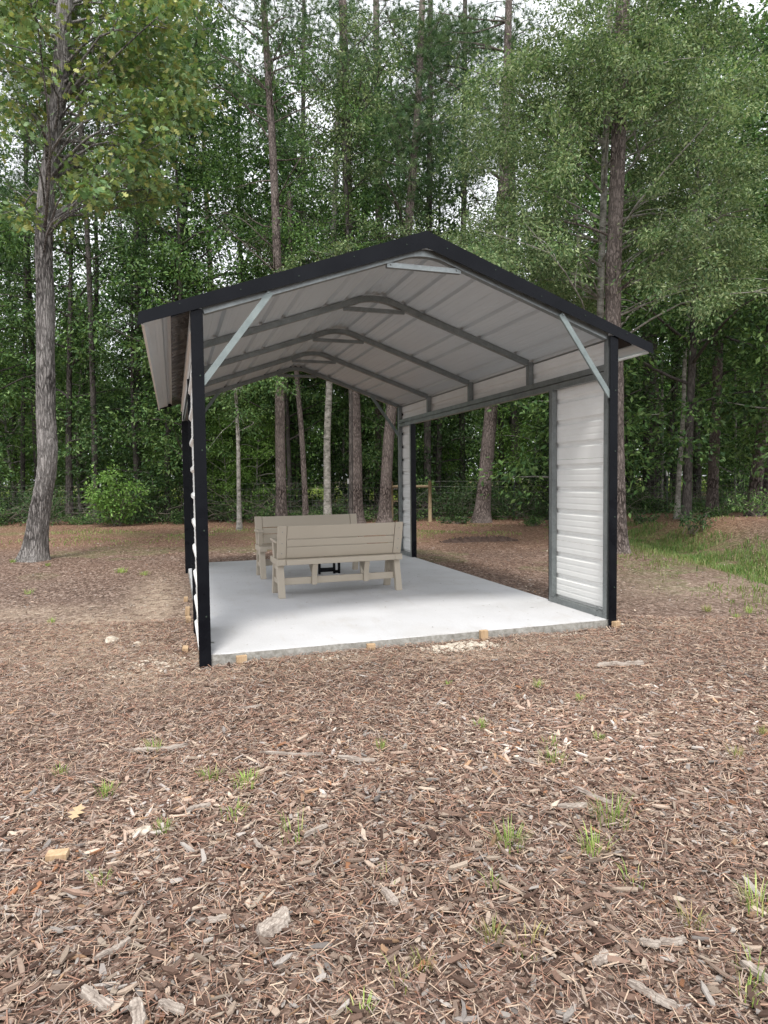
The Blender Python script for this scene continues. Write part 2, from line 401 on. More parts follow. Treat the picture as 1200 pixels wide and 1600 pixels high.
# loose bark and wood chips
def chip_cloud(n, Dlo, Dhi, power, prism_chips, seed):
    r = np.random.default_rng(seed)
    u = r.random(n); k = power+1   # density(D)*D ~ D^power
    D = (Dlo**k + u*(Dhi**k-Dlo**k))**(1/k) if abs(k) > 1e-6 else Dlo*(Dhi/Dlo)**u
    s = (r.random(n)*2-1)*(.85*D+.3)
    P = CAM[:2] + D[:,None]*FH[:2] + s[:,None]*RH[:2]
    ok = ~((P[:,0]>-.03)&(P[:,0]<W+.03)&(P[:,1]>-.03)&(P[:,1]<L+.03))
    sa, li, gr = zones(P[:,0], P[:,1])
    ok &= r.random(n) > .55*gr*(D<30) 
    ok &= r.random(n) > .75*sa
    patch = fbm(P[:,0]*.8, P[:,1]*.8, 77, 3)
    ok &= r.random(n) < (.28+1.0*sstep(.36,.56,patch))
    fine = np.exp(-((P[:,1]+.75+.4*fbm(P[:,0],P[:,1],55,2))/.55)**2)*sstep(-2.2,-.6,P[:,0])*sstep(5.2,3.6,P[:,0]); ok &= r.random(n) > .45*fine
    P, D, li, patch, fine = P[ok], D[ok], li[ok], patch[ok], fine[ok]; n = len(P)
    ln = np.exp(r.normal(math.log(.0125), .68, n)).clip(.005, .085)*(np.maximum(D,3.5)/3.5)**.38
    ln *= 1-.4*fine
    wd = (ln*r.uniform(.14,.48,n)).clip(0,.018); th = ln*r.uniform(.05,.14,n)
    yaw = r.uniform(0, 2*math.pi, n); pit = r.normal(0, .17, n); rol = r.normal(0, .26, n)
    cy, sy, cp, sp, cr, sr = np.cos(yaw), np.sin(yaw), np.cos(pit), np.sin(pit), np.cos(rol), np.sin(rol)
    a = np.stack([cy*cp, sy*cp, sp], -1); b0 = np.stack([-sy, cy, 0*sy], -1); c0 = np.cross(a, b0); b = b0*cr[:,None]+c0*sr[:,None]; c = np.cross(a, b)
    z = gh(P[:,0], P[:,1]) + ln*.10 + r.random(n)*.010 + .004
    ctr = np.c_[P, z]
    if prism_chips:
        sh = [(-.5,-.25),(-.2,-.5),(.35,-.42),(.5,.1),(.15,.5),(-.4,.4)]
        m = len(sh); V = np.zeros((n, 2*m, 3)); jit = r.normal(0, .09, (n, m, 2))
        for i, (p, q_) in enumerate(sh):
            pp = (p+jit[:,i,0])*ln; qq = (q_+jit[:,i,1])*wd; bend = (p*p)*ln*.12
            V[:,i] = ctr + a*pp[:,None] + b*qq[:,None] + c*(th*.5+bend)[:,None]
            V[:,m+i] = ctr + a*pp[:,None] + b*qq[:,None] + c*(-th*.5+bend)[:,None]
        base = (np.arange(n)*2*m)[:,None]
        T = base + np.arange(m)[None,:]; B = base + np.arange(m, 2*m)[::-1][None,:]
        S = np.stack([np.stack([base[:,0]+i, base[:,0]+m+i, base[:,0]+m+(i+1)%m, base[:,0]+(i+1)%m], -1) for i in range(m)], 1).reshape(-1,4)
        FF = [T, B, S]; k = 2*m
    else:
        V = np.zeros((n, 4, 3)); jit = r.normal(0, .12, (n, 4, 2))
        for i, (p, q_) in enumerate([(-.5,-.1),(-.05,-.5),(.5,.1),(.0,.5)]):
            V[:,i] = ctr + a*((p+jit[:,i,0])*ln)[:,None] + b*((q_+jit[:,i,1])*wd)[:,None]
        FF = [(np.arange(n)*4)[:,None]+np.arange(4)[None,:]]; k = 4
    pal = np.array([(.13,.078,.058),(.21,.133,.10),(.29,.195,.15),(.38,.28,.22),(.48,.375,.295),(.60,.49,.39),(.48,.43,.39),(.35,.31,.285),(.33,.16,.085),(.43,.27,.165)])
    pr = np.array([.12,.19,.19,.16,.12,.065,.065,.045,.02,.025]); pr /= pr.sum()
    pi = r.choice(len(pal), n, p=pr)
    lp = np.array([(.10,.05,.033),(.19,.105,.066),(.27,.155,.10),(.35,.22,.15),(.46,.36,.27)]); li_c = lp[r.integers(0,5,n)]
    col = np.where((r.random(n) < li)[:,None], li_c, pal[pi])*((1-.28*fine)*r.uniform(.55,1.3,n)*(.66+.50*sstep(.3,.62,fbm(P[:,0]*.55+7, P[:,1]*.55, 93, 3))))[:,None]
    return V.reshape(-1,3), FF, np.repeat(col, k, 0)
mbc = MB()
mbc.add(*chip_cloud(150000, 1.2, 5.0, .75, True, 11))
tag(mbc.build('wood_mulch', CHIP), 'loose brown and grey wood chips covering the near ground', 'mulch', kind='stuff')
mbc = MB()
mbc.add(*chip_cloud(190000, 3.6, 24, -.2, False, 12))
tag(mbc.build('bark_litter', CHIP), 'fine bark and leaf litter on the ground around the shelter up to the woods', 'leaf litter', kind='stuff')
# fine shreds and pine needles close to the camera
def shreds(n, Dlo, Dhi, seed):
    r = np.random.default_rng(seed); u = r.random(n); D = np.sqrt(Dlo**2+u*(Dhi**2-Dlo**2)); s = (r.random(n)*2-1)*(.85*D+.3)
    P = CAM[:2]+D[:,None]*FH[:2]+s[:,None]*RH[:2]
    ok = ~((P[:,0]>-.03)&(P[:,0]<W+.03)&(P[:,1]>-.03)&(P[:,1]<L+.03)); P = P[ok]; D = D[ok]; n = len(P)
    ln = r.uniform(.015,.075,n); wd = r.uniform(.0012,.0035,n)*(np.maximum(D,2)/2)**.5; yaw = r.uniform(0,6.283,n); pit = r.normal(0,.18,n)
    a = np.stack([np.cos(yaw)*np.cos(pit), np.sin(yaw)*np.cos(pit), np.sin(pit)], -1); b = np.stack([-np.sin(yaw), np.cos(yaw), r.normal(0,.3,n)], -1)
    ctr = np.c_[P, gh(P[:,0],P[:,1])+.012+r.random(n)*.012]; crv = np.c_[0*ln,0*ln,ln*.0]
    V = np.stack([ctr-a*ln[:,None]/2-b*wd[:,None]/2, ctr+a*ln[:,None]/2-b*wd[:,None]/2, ctr+a*ln[:,None]/2+b*wd[:,None]/2, ctr-a*ln[:,None]/2+b*wd[:,None]/2], 1)
    pal = np.array([(.19,.11,.085),(.30,.17,.12),(.38,.25,.18),(.47,.36,.27),(.34,.27,.23)])
    col = pal[r.integers(0,5,n)]*r.uniform(.8,1.2,n)[:,None]
    return V.reshape(-1,3), [(np.arange(n)*4)[:,None]+np.arange(4)[None,:]], np.repeat(col,4,0)
mbc = MB(); mbc.add(*shreds(120000, 1.2, 6.5, 13))
tag(mbc.build('bark_shreds', CHIP), 'fine shredded bark and pine needles between the larger chips', 'shredded bark', kind='stuff')
# ------------------------------------------------------------------ slab
mb = MB(); n_ = 60
ed = np.random.default_rng(3)
def slab_ring(z, off, amp):
    pts = []
    for (x0,y0,x1,y1) in [(0,0,W,0),(W,0,W,L),(W,L,0,L),(0,L,0,0)]:
        for k in range(n_):
            t = k/n_; x = x0+(x1-x0)*t; y = y0+(y1-y0)*t
            nx_, ny_ = (y1-y0), -(x1-x0); l_ = math.hypot(nx_, ny_); j = off+amp*(float(fbm(x*7+z*30, y*7, 5, 3))-.45)
            pts.append((x+nx_/l_*j, y+ny_/l_*j, z))
    return pts
rings = [slab_ring(0, -.008, .006), slab_ring(-.008, -.002, .010), slab_ring(-.05, .003, .020), slab_ring(-.2, .012, .03)]
V = sum(rings, []); m = 4*n_
F = [[r*m+i, (r+1)*m+i, (r+1)*m+(i+1)%m, r*m+(i+1)%m] for r in range(3) for i in range(m)]
mb.add(V, [np.array(F), np.arange(m)[None,:]])
tag(mb.build('concrete_slab', CONC), 'pale rectangular concrete slab under the metal shelter', 'slab')

# ------------------------------------------------------------------ shelter
sh = empty('metal_shelter', (0,0,0))
tag(sh, 'open gabled metal shelter with black trim and white ribbed side panels', 'shelter')
XC = W/2; SL = .345; ZU = 3.232                     # roof underside: z = ZU - SL*|x-XC|
OH = .37; YF, YB = -.05, L+.12
T = .057
trs = [.03, 1.43, 2.97, 4.47, L-.03]
cs = 1/math.sqrt(1+SL*SL)
def zr(x): return ZU - SL*abs(x-XC)
def profile(length, pitch, rib, start=0.0, sign=1):
    """cross profile (u, h): major ribs every pitch, two low minor ribs between"""
    P = [(0,0)]; u = start
    def seq(c, half, top, h): return [(c-half,0),(c-top,h),(c+top,h),(c+half,0)]
    while u < length+pitch:
        for c, hf, tp, h in ((u,.034,.014,rib),(u+pitch*.36,.012,.006,.0018),(u+pitch*.64,.012,.006,.0018)):
            if c-hf > 0.001 and c+hf < length-.001: P += seq(c,hf,tp,h)
        u += pitch
    P.append((length,0)); return [(a, b*sign) for a, b in P]
def ribbed(name, m, o, ud, vd, nd, length, run, parent, pitch=.2286, rib=.019, start=.0):
    o, ud, vd, nd = map(lambda a: np.asarray(a, float), (o, ud, vd, nd)); pr = profile(length, pitch, rib, start)
    A = [o+ud*u+nd*h for u, h in pr]; B = [o+ud*u+nd*(h-.0012) for u, h in pr][::-1]
    out = A+B; k = len(out); V = out+[p+vd*run for p in out]; mb = MB()
    kA = len(A)
    F = [[i, (i+1)%k, k+(i+1)%k, k+i] for i in range(k)]
    caps = [[i, i+1, k-2-i, k-1-i] for i in range(kA-1)]
    mb.add(V, [np.array(F), np.array(caps), np.array(caps)+k])
    return mb.build(name, m, parent)
LS = (XC+OH)/cs - .0
for s in (-1, 1):
    sdv = np.array([s*cs, 0, -SL*cs]); nd = np.array([s*SL*cs, 0, cs])
    o = np.array([XC-s*.006, YF+.01, ZU+.0015+SL*.006])
    # three sheets per slope, lapped at the flats
    cuts = [0, .80, 1.487, LS]
    for i in range(3):
        ph = (.10-cuts[i]) % .2286
        ribbed('roof_sheet', CEIL, o+sdv*cuts[i]+nd*(.0022*(2-i)), sdv, (0,1,0), nd, cuts[i+1]-cuts[i]+(.012 if i<2 else 0), YB-YF-.02, sh, start=ph-.2286, rib=.028)
    # fascia (rake trim) front and back: an angle with face and top flange
    for yy, d in ((YF, 1), (YB, -1)):
        mb = MB()
        e = XC+s*(XC+OH+.02); c0 = np.array([XC, 0, ZU]); up = .050; dn_ = .088
        P = [(XC, ZU+up*1.05), (e, zr(e)+up), (e+s*.02 if True else e, zr(e)+up-.11), (e-s*.02, zr(e)-.075), (XC, ZU-dn_)]
        P = [(XC, 3.330), (e, 3.330-.358*abs(e-XC)), (e+s*.012, 3.192-.338*abs(e-XC)), (XC+s*0, 3.192)]
        out = [(a, yy, b) for a, b in P]
        prism(mb, out if (s*d) < 0 else out[::-1], (0, .003*d, 0))
        zt = 3.330-.358*abs(e-XC); fl = [(XC, yy+.0035*d, 3.33), (e, yy+.0035*d, zt), (e, yy+.08*d, zt), (XC, yy+.08*d, 3.33)]
        prism(mb, fl, (0,0,-.003))
        f = mb.build('rake_trim', BLACK, sh)
        for k in range(5):
            t = (k+.4)/5; xx = XC+s*t*(XC+OH); zz = zr(xx)+.03+.02*math.sin(k*2.1); mb = MB()
            tube(mb, [(xx, yy-.0045*d, zz), (xx, yy-.001*d, zz)], .0045, 8, cap=True); mb.build('screw', POSTG, f)
    # black strip under the eave next to the wall
    xw = XC+s*(XC+.035); xe = XC+s*(XC+.17)
    mb = MB(); za = zr(xe)-.030; zb = zr(xw)-.020
    prism(mb, [(xw,YF+.012,zb),(xe,YF+.012,za),(xe,YF+.012,za+.010),(xw,YF+.012,zb+.010)], (0,YB-YF-.03,0)); mb.build('eave_strip', BLACK, sh)
    # eave end fold
    xe = XC+s*(XC+OH); mb = MB()
    prism(mb, [(xe,YF+.03,zr(xe)+.002),(xe+s*.004,YF+.03,zr(xe)-.022),(xe-s*.016,YF+.03,zr(xe)-.026),(xe-s*.016,YF+.03,zr(xe)-.022),(xe+s*.001,YF+.03,zr(xe)-.018)], (0,YB-YF-.05,0)); mb.build('drip_edge', WHITE, sh)
# ridge cap
mb = MB()
for s in (-1,1):
    prism(mb, [(XC,YF+.09,ZU+.048),(XC+s*.17,YF+.09,zr(XC+.17)+.048),(XC+s*.17,YF+.09,zr(XC+.17)+.051),(XC,YF+.09,ZU+.051)], (0,YB-YF-.18,0))
mb.build('ridge_cap', BLACK, sh)
# trusses
for k, ty in enumerate(trs):
    pts = []
    fil = .30; zc = ZU-T/2/cs-.002
    xs = [T*.5+.0, XC-fil]
    pts = [(x, ty, zr(x)-T/2/cs-.002) for x in (T+.002, XC-fil)]
    for a in np.linspace(0, 1, 13)[1:-1]:
        x = XC-fil+2*fil*a; q0 = zr(XC-fil); zz = q0+SL*fil*(1-(1-2*a)**2)*.5*1.35
        pts.append((x, ty, min(zz, zr(x)) - T/2/cs-.002))
    pts += [(x, ty, zr(x)-T/2/cs-.002) for x in (XC+fil, W-T-.002)]
    mb = MB(); ribbon(mb, pts, T, T, (0,1,0)); mb.build('rafter', STEEL, sh)
    mb = MB(); zc = zr(XC-.33)-T-.012
    bar(mb, (XC-.325, ty, zc), (XC+.325, ty, zc), .038, .040)
    ct = mb.build('collar_tie', STEEL, sh)
    for s in (-1,1):
        mb = MB(); tube(mb, [(XC+s*.29, ty-.028, zc+.004),(XC+s*.29, ty-.0195, zc+.004)], .008, 6, cap=True); mb.build('bolt', STEEL, ct)
    end = k in (0, 4)
    for s, x in ((-1, T/2), (1, W-T/2)):
        mb = MB(); z0 = .0 if end else 2.345
        box(mb, (x-T/2, ty-T/2, z0), (x+T/2, ty+T/2, zr(x)-.004-T*SL/2))
        mb.build('post' if end else 'cripple_post', STEEL, sh)
        if not end:
            mb = MB(); xi = x-s*(T/2+.002)
            box(mb, (min(xi,xi-s*.004), ty-T/2-.012, 2.36), (max(xi,xi-s*.004), ty-T/2+.012, zr(x)-.07)); mb.build('bracket', STEEL, sh)
        if end:                                     # knee brace
            mb = MB(); xa = x-s*(T/2); xb = XC+s*(-XC+.56) if s < 0 else W-.56
            xb = .56 if s < 0 else W-.56
            yy = ty-T/2-.014 if k == 0 else ty-T/2-.014
            bar(mb, (x-s*.012, yy, 2.045), (xb, yy, zr(xb)-T*.75), .022, .048)
            kb = mb.build('knee_brace', BRACE, sh)
            mb = MB(); tube(mb, [(xb+s*.02, yy-.019, zr(xb)-T*.85),(xb+s*.02, yy-.012, zr(xb)-T*.85)], .008, 6, cap=True); mb.build('bolt', STEEL, kb)
# side walls
PF, PBk = .985, .66
for s in (-1, 1):
    x = T/2 if s < 0 else W-T/2
    xo = -.015 if s < 0 else W+.004
    for j, z in enumerate((2.252, 2.318)):
        mb = MB(); box(mb, (x-T/2+.004*j, trs[0]+T/2, z-.028), (x+T/2-.004*j, trs[4]-T/2, z+.028)); mb.build('header_beam', STEEL, sh)
    for ya, yb, yin in ((0, PF, 1), (L-PBk, L, 0)):
        # opening stud, plate
        ys = yb-T-.004 if yin else ya+.004
        mb = MB(); box(mb, (x-T/2, ys, .058), (x+T/2, ys+T, 2.225)); mb.build('stud', STEEL, sh)
        mb = MB(); box(mb, (x-T/2-.002, (trs[0]+T/2 if yin else ya+.003), 0), (x+T/2+.002, (yb-.003 if yin else trs[4]-T/2), .056)); mb.build('base_rail', STEEL, sh)
        # wall panel, ribs outwards, lapped into three sheets
        zc = [-.06, .66, 1.50, 2.28]
        for i in range(3):
            run = yb-ya-.02
            ribbed('wall_panel', WHITE, (xo+s*.002*(i), ya+.01, zc[i]), (0,0,1), (0,1,0), (s,0,0), zc[i+1]-zc[i]-.002, run, sh, rib=.019, start=.2286-((zc[i]-.05)%.2286))
        # black J trim round the opening edge
        ye = yb if yin else ya; d = 1 if yin else -1
        mb = MB()
        if yin: box(mb, (x-T/2-.002, ye-.004, -.055), (xo+.030 if s>0 else x+T/2+.002, ye+.002, 2.222)) if s>0 else box(mb, (xo-.030, ye-.004, -.055), (x+T/2+.002, ye+.002, 2.222))
        else:
            if s > 0: box(mb, (W-.058, ye-.002, -.055), (W+.03, ye+.004, 2.222)); box(mb, (W+.0245, ye+.004, -.055), (W+.03, ye+.07, 2.222))
            else: box(mb, (-.042, ye-.002, -.09), (.058, ye+.004, 2.222)); box(mb, (-.042, ye+.004, -.09), (-.0385, ye+.07, 2.222))
        mb.build('opening_trim', BLACK, sh)
        if yin:
            for yy in (trs[0]+.09, ys-.05):          # sole plate clips
                mb = MB(); xi = x-s*(T/2+.003); box(mb, (min(xi,xi-s*.028), yy, .0565), (max(xi,xi-s*.028), yy+.03, .061)); box(mb, (min(xi-s*.003,xi), yy+.001, .0605), (max(xi-s*.003,xi), yy+.029, .095)); mb.build('clip', STEEL, sh)
    # panel strip over the opening
    ribbed('header_panel', WHITE, (xo+s*.007, .02, 2.285), (0,0,1), (0,1,0), (s,0,0), zr(0)-2.285-.03, L-.04, sh, rib=.019, start=.16)
    # front and back corner trims (black angle)
    for yy, d in ((-.030, 1), (L+.030, -1)):
        xi, xout = (.056, -.032) if s < 0 else (W-.056, W+.028)
        mb = MB(); a, b = min(xi,xout), max(xi,xout)
        box(mb, (a, min(yy,yy-.003*d), -.115), (b, max(yy,yy-.003*d), zr(0)-.012))
        xo2 = xout+(.003 if s<0 else -.003)
        box(mb, (min(xout,xo2), min(yy+.0005*d, yy+.085*d), -.115), (max(xout,xo2), max(yy+.0005*d,yy+.085*d), zr(0)-.03))
        ctm = mb.build('corner_trim', BLACK, sh)
        for z in (.30, .95, 1.55, 2.1):
            mb = MB(); tube(mb, [((a+b)/2+.015, yy-.008*d, z), ((a+b)/2+.015, yy-.003*d, z)], .006, 8, cap=True); mb.build('screw', POSTG, ctm)

# ------------------------------------------------------------------ benches
BL = 1.47
def make_bench():
    r = empty('bench')
    def part(mb, name, b=.006, m=TAN, par=r):
        o = mb.build(name, m, par); bevel(o, b); return o
    def back_y(z): return .055-(z-.44)*.28
    # leg frames
    for x0 in (0.0, BL-.075):
        x1 = x0+.075
        mb = MB()
        for (ya, yb_) in (((-.015,.055),(.075,.135)), ((.465,.395),(.375,.315))):
            a0, a1 = sorted(ya); b0, b1 = sorted(yb_)
            prism(mb, [(x0,a0,0),(x0,a1,0),(x0,b1,.365),(x0,b0,.365)], (x1-x0,0,0))
        prism(mb, [(x0+.012,.05,.145),(x0+.012,.40,.145),(x0+.012,.39,.20),(x0+.012,.06,.20)], (x1-x0-.024,0,0))
        prism(mb, [(x0+.012,.10,.30),(x0+.012,.35,.30),(x0+.012,.34,.364),(x0+.012,.11,.364)], (x1-x0-.024,0,0))
        prism(mb, [(x0+.02,.165,.2),(x0+.02,.285,.2),(x0+.02,.285,.30),(x0+.02,.165,.30)], (x1-x0-.04,0,0))
        part(mb, 'leg_frame')
    mb = MB(); box(mb, (.076,.075,.135),(BL-.076,.105,.215)); part(mb, 'stretcher')
    for xc in (.42, 1.04):                            # curved supports
        mb = MB(); O = []; I = []
        for t in np.linspace(0,1,8):
            y = .045-.06*t**2.2+.0; z = .125+.24*t; O.append((xc-.03, y-.0, z)); I.append((xc-.03, y+.03+.02*t, z))
        prism(mb, O+I[::-1], (.06,0,0))
        part(mb, 'curved_support')
        mb = MB(); prism(mb, [(xc-.012,.078,.216),(xc-.012,.10,.216),(xc-.012,.34,.366),(xc-.012,.07,.366)], (.024,0,0)); part(mb, 'gusset', .003)
    # seat: cleat rails and three boards
    for i, (a, b) in enumerate(((.02,.165),(.172,.315),(.322,.47))):
        mb = MB(); box(mb, (.076,a,.395),(BL-.076,b,.432)); part(mb, 'seat_board')
    for x0 in (-.008, BL-.086):
        mb = MB(); box(mb, (x0,.0,.366),(x0+.094,.475,.434)); part(mb, 'seat_end')
    mb = MB(); box(mb, (.09,-.014,.368),(BL-.09,.018,.430)); part(mb, 'rear_rail')
    # backrest
    def slab(z0, z1, xa, xb, th, name, off=0):
        mb = MB(); y0, y1 = back_y(z0), back_y(z1)
        prism(mb, [(xa,y0-off,z0),(xa,y0+th,z0),(xa,y1+th,z1),(xa,y1-off,z1)], (xb-xa,0,0)); return part(mb, name)
    slab(.440,.567,.098,BL-.098,.026,'back_board'); slab(.574,.655,.098,BL-.098,.026,'back_board'); slab(.664,.812,.098,BL-.098,.026,'back_board')
    slab(.437,.816,-.004,.094,.032,'back_stile',.006); slab(.437,.816,BL-.094,BL+.004,.032,'back_stile',.006)
    for xs_ in (.045, BL-.045):
        for zz in (.50, .615, .745):
            mb = MB(); yb_ = back_y(zz)-.006; tube(mb, [(xs_, yb_-.0035, zz), (xs_, yb_+.002, zz)], .006, 8, cap=True); mb.build('screw', STEEL, r)
    # arm rests
    for x0 in (-.022, BL-.058):
        mb = MB(); ys_ = np.linspace(.03,.40,7); O = [(x0, y, .640+.012*math.sin((y-.03)*6)) for y in ys_]; I = [(x0, y, .612+.010*math.sin((y-.03)*6)) for y in ys_]
        prism(mb, O+I[::-1], (.08,0,0)); arm = part(mb, 'armrest')
        mb = MB(); xs_ = x0+.018
        prism(mb, [(xs_,.235,.4345),(xs_,.325,.4345),(xs_,.385,.613),(xs_,.30,.613)], (.045,0,0)); bevel(mb.build('arm_support', TAN, arm), .005)
    # black folding bracket under the seat
    mb = MB()
    for xa in (.53,.71,.77): box(mb, (xa,.30,.20),(xa+.028,.33,.394))
    box(mb, (.558,.306,.225),(.71,.324,.275)); box(mb, (.738,.306,.205),(.77,.324,.24)); part(mb, 'folding_bracket', .003, BLACK)
    return r
b1 = make_bench(); b1.location = (.905, 2.165, 0); b1.rotation_euler = (0,0,math.radians(1.8))
tag(b1, 'tan plank bench nearer the camera, seen from behind its backrest', 'bench', 'tan benches on the slab')
b2 = copy_tree(b1, (2.36, 4.17, 0), math.radians(181.0), label='tan plank bench standing behind the other one, its seat facing the camera')

# needles, leaf bits and grit blown onto the slab
r_ = np.random.default_rng(77); mb = MB()
for i in range(170):
    x, y = r_.uniform(.1, W-.1), L*r_.random()**.8; ln = r_.uniform(.008,.07) if i%2 else r_.uniform(.006,.022); wd = .0016 if i%2 else ln*.45; a = r_.uniform(0,6.283); c_, s_ = math.cos(a), math.sin(a)
    P = [(-ln/2,-wd/2),(ln*.1,-wd*.7),(ln/2,0),(-ln*.1,wd*.7)]
    mb.add([(x+c_*p-s_*q_, y+s_*p+c_*q_, .0045+.003*r_.random()) for p, q_ in P], np.array([[0,1,2,3]]), [(.16,.10,.06),(.26,.16,.09),(.10,.075,.055)][i%3])
tag(mb.build('slab_litter', CHIP), 'few brown needles, crumbs and leaf bits blown across the pale slab', 'litter', kind='stuff')
# ------------------------------------------------------------------ form stakes and stones round the slab
def block(name, loc, size, rz, lab, cat, m=WOOD, tilt=(0,0), group=None):
    mb = MB(); a, b, c = size; box(mb, (-a/2,-b/2,0),(a/2,b/2,c)); o = mb.build(name, m); bevel(o, .003)
    o.location = loc; o.rotation_euler = (tilt[0], tilt[1], rz); return tag(o, lab, cat, group)
SG = 'wooden form stakes along the slab edge'
for u, v, s_, rz, lab in [(751,1004,(.07,.04,.127),.05,'tallest upright wooden stake at the front edge of the slab, right of the rubble'),
                   (569,1014,(.07,.04,.098),-.06,'low pale wooden stake at the middle of the slab front edge, left of the rubble'),
                   (374,1033,(.08,.04,.098),.1,'yellowish wooden stake at the slab front edge beside the left corner post'),
                   (937,978,(.07,.05,.10),.3,'wooden stake tucked against the base of the right corner post')]:
    p = on_ground(u, v, -.11); block('wooden_stake', (p[0], min(p[1], -.045), -.125), (s_[0],s_[1],s_[2]+.01), rz, lab, 'stake', group=SG)
for y, h, lab in [(.42,.10,'short wooden stake on the left side of the slab nearest the front post'),(1.55,.12,'pale cut wooden stake on the left side of the slab, third from the back'),(1.85,.16,'taller wooden stake on the left side of the slab, second from the back'),(2.75,.11,'orange wooden stake on the left side of the slab, farthest back')]:
    block('wooden_stake', (-.085 if y > 1 else -.13, y, -.125), (.045,.085,h), .1*math.sin(y*9), lab, 'stake', tilt=(.05*math.sin(y*5),.06), group=SG)
def rock(name, loc, s, seed, m=ROCK, flat=.6):
    bm = __import__('bmesh').new(); import bmesh
    bmesh.ops.create_icosphere(bm, subdivisions=3, radius=1)
    for v in bm.verts:
        d = v.co.normalized(); f = 1+.38*mnoise.noise(d*1.4+Vector((seed,0,0)))+.16*mnoise.noise(d*4+Vector((0,seed,0))); v.co = Vector((d.x*f, d.y*f*.75, d.z*f*flat))*s
    me = bpy.data.meshes.new(name); bm.to_mesh(me); bm.free(); me.materials.append(m); o = bpy.data.objects.new(name, me); C.objects.link(o); o.location = loc
    o.rotation_euler = (0,0,seed*1.7); return o
rr = random.Random(5)
def rubble(cx, cy, rx, ry, n, smin, smax, label):
    mbr = MB()
    for i in range(n):
        a = rr.random()*6.283; q = rr.random()**.6; x = cx+rx*q*math.cos(a); y = cy+ry*q*math.sin(a); s = rr.uniform(smin, smax)*(1.2-q*.6)
        if 0 < x < W and y > -.03: y = -.03-rr.random()*.08
        m_ = 9; V = []
        base = np.array([(math.cos(t)*math.cos(p), math.sin(t)*math.cos(p), math.sin(p)) for p in (-.6,.25,.95) for t in np.linspace(0,6.283,7)[:-1]])
        V = base*np.array([s, s*rr.uniform(.6,.95), s*rr.uniform(.5,.75)])*np.array([[rr.uniform(.75,1.2)] for _ in base])
        ro = rr.random()*6; V = V@np.array([[math.cos(ro),math.sin(ro),0],[-math.sin(ro),math.cos(ro),0],[0,0,1]])
        V += np.array([x, y, gz(x, y)+s*.35])
        F = [[r*6+i_, r*6+(i_+1)%6, (r+1)*6+(i_+1)%6, (r+1)*6+i_] for r in range(2) for i_ in range(6)]
        mbr.add(V, [np.array(F), np.array([[12,13,14,15,16,17]])])
    tag(mbr.build('stone_rubble', ROCK), label, 'rubble', kind='stuff')
rubble(2.05,-.21,.42,.13,230,.009,.034,'heap of crumbled pale concrete and stone along the front edge of the slab')
rubble(-.34,.15,.42,.30,170,.006,.024,'scattered pale rubble on sandy ground left of the front left post')
rubble(3.1,-.12,.25,.05,30,.008,.018,'thin line of concrete crumbs at the slab edge near the right post')
rubble(1.1,-.16,.5,.08,34,.008,.02,'few pale crumbs along the slab edge near the left post')
RG = 'pale stones beside the slab'
for u, v, s, lab in [(648,1002,.05,'roundish white stone at the left end of the rubble heap by the slab'),(674,1004,.052,'white stone at the middle of the rubble heap by the slab'),(705,1003,.04,'largest pale stone right of the middle of the rubble heap'),(175,1005,.065,'flat pale tan stone lying left of the front left post'),(215,1010,.03,'pale stone between the flat tan stone and the front left post'),(972,983,.03,'small white stone just right of the right corner post')]:
    p = on_ground(u, v, -.1); tag(rock('stone', (p[0], p[1], gz(p[0],p[1])+.01), s, u*.13), lab, 'stone', RG)

# ------------------------------------------------------------------ wood pieces lying on the mulch
def slat(u, v, ln, wd, th, ang, lab, m=GWOOD, name='wood_piece', cat='wood piece', group='larger wood pieces on the mulch', seed=0):
    p = on_ground(u, v, -.1); r = random.Random(u*7+v); mb = MB(); k = 15; O = []; I = []; b1_, b2_ = r.uniform(-.5,.5), r.uniform(.02,.10)*ln*r.choice([-1,1])
    c0, c1 = r.uniform(.3,.9), r.uniform(.05,.6)
    for i in range(k):
        t = i/(k-1); end = min(1, t/.10*.6+c1*.7)*min(1, (1-t)/.22*(1-c0)+c0) if True else 1
        w = wd/2*end; off = b2_*4*t*(1-t)-b2_*.6; zz = th*(.15*math.sin(t*7)+r.uniform(-.08,.08))
        O.append((t*ln-ln/2+r.uniform(-.01,.01)*ln*(0<i<k-1), off+w*r.uniform(.68,1.12), zz)); I.append((t*ln-ln/2+r.uniform(-.03,.03)*ln, off-w*r.uniform(.68,1.12), zz))
    P = np.array(O+I[::-1]); n = len(P); top = P+np.array([0,0,th]); top[:,:2] = P[:,:2]*np.array([.96,.80])+np.array([0,np.mean(P[:,1])*.2]); top[:,2] += np.array([r.uniform(-.25,.12)*th for _ in range(n)])
    Q = [[i,(i+1)%n,n+(i+1)%n,n+i] for i in range(n)]; kk = k
    T_ = [[n+i, n+i+1, n+(n-2-i), n+(n-1-i)] for i in range(k-1)]; B_ = [[n-1-i, n-2-i, i+1, i] for i in range(k-1)]
    mb.add(np.r_[P, top], [np.array(Q), np.array(T_), np.array(B_)]); o = mb.build(name, m)
    o.location = (p[0], p[1], gz(p[0],p[1])+.014); o.rotation_euler = (r.uniform(-.12,.12), r.uniform(-.08,.08), ang+YAW); return tag(o, lab, cat, group)
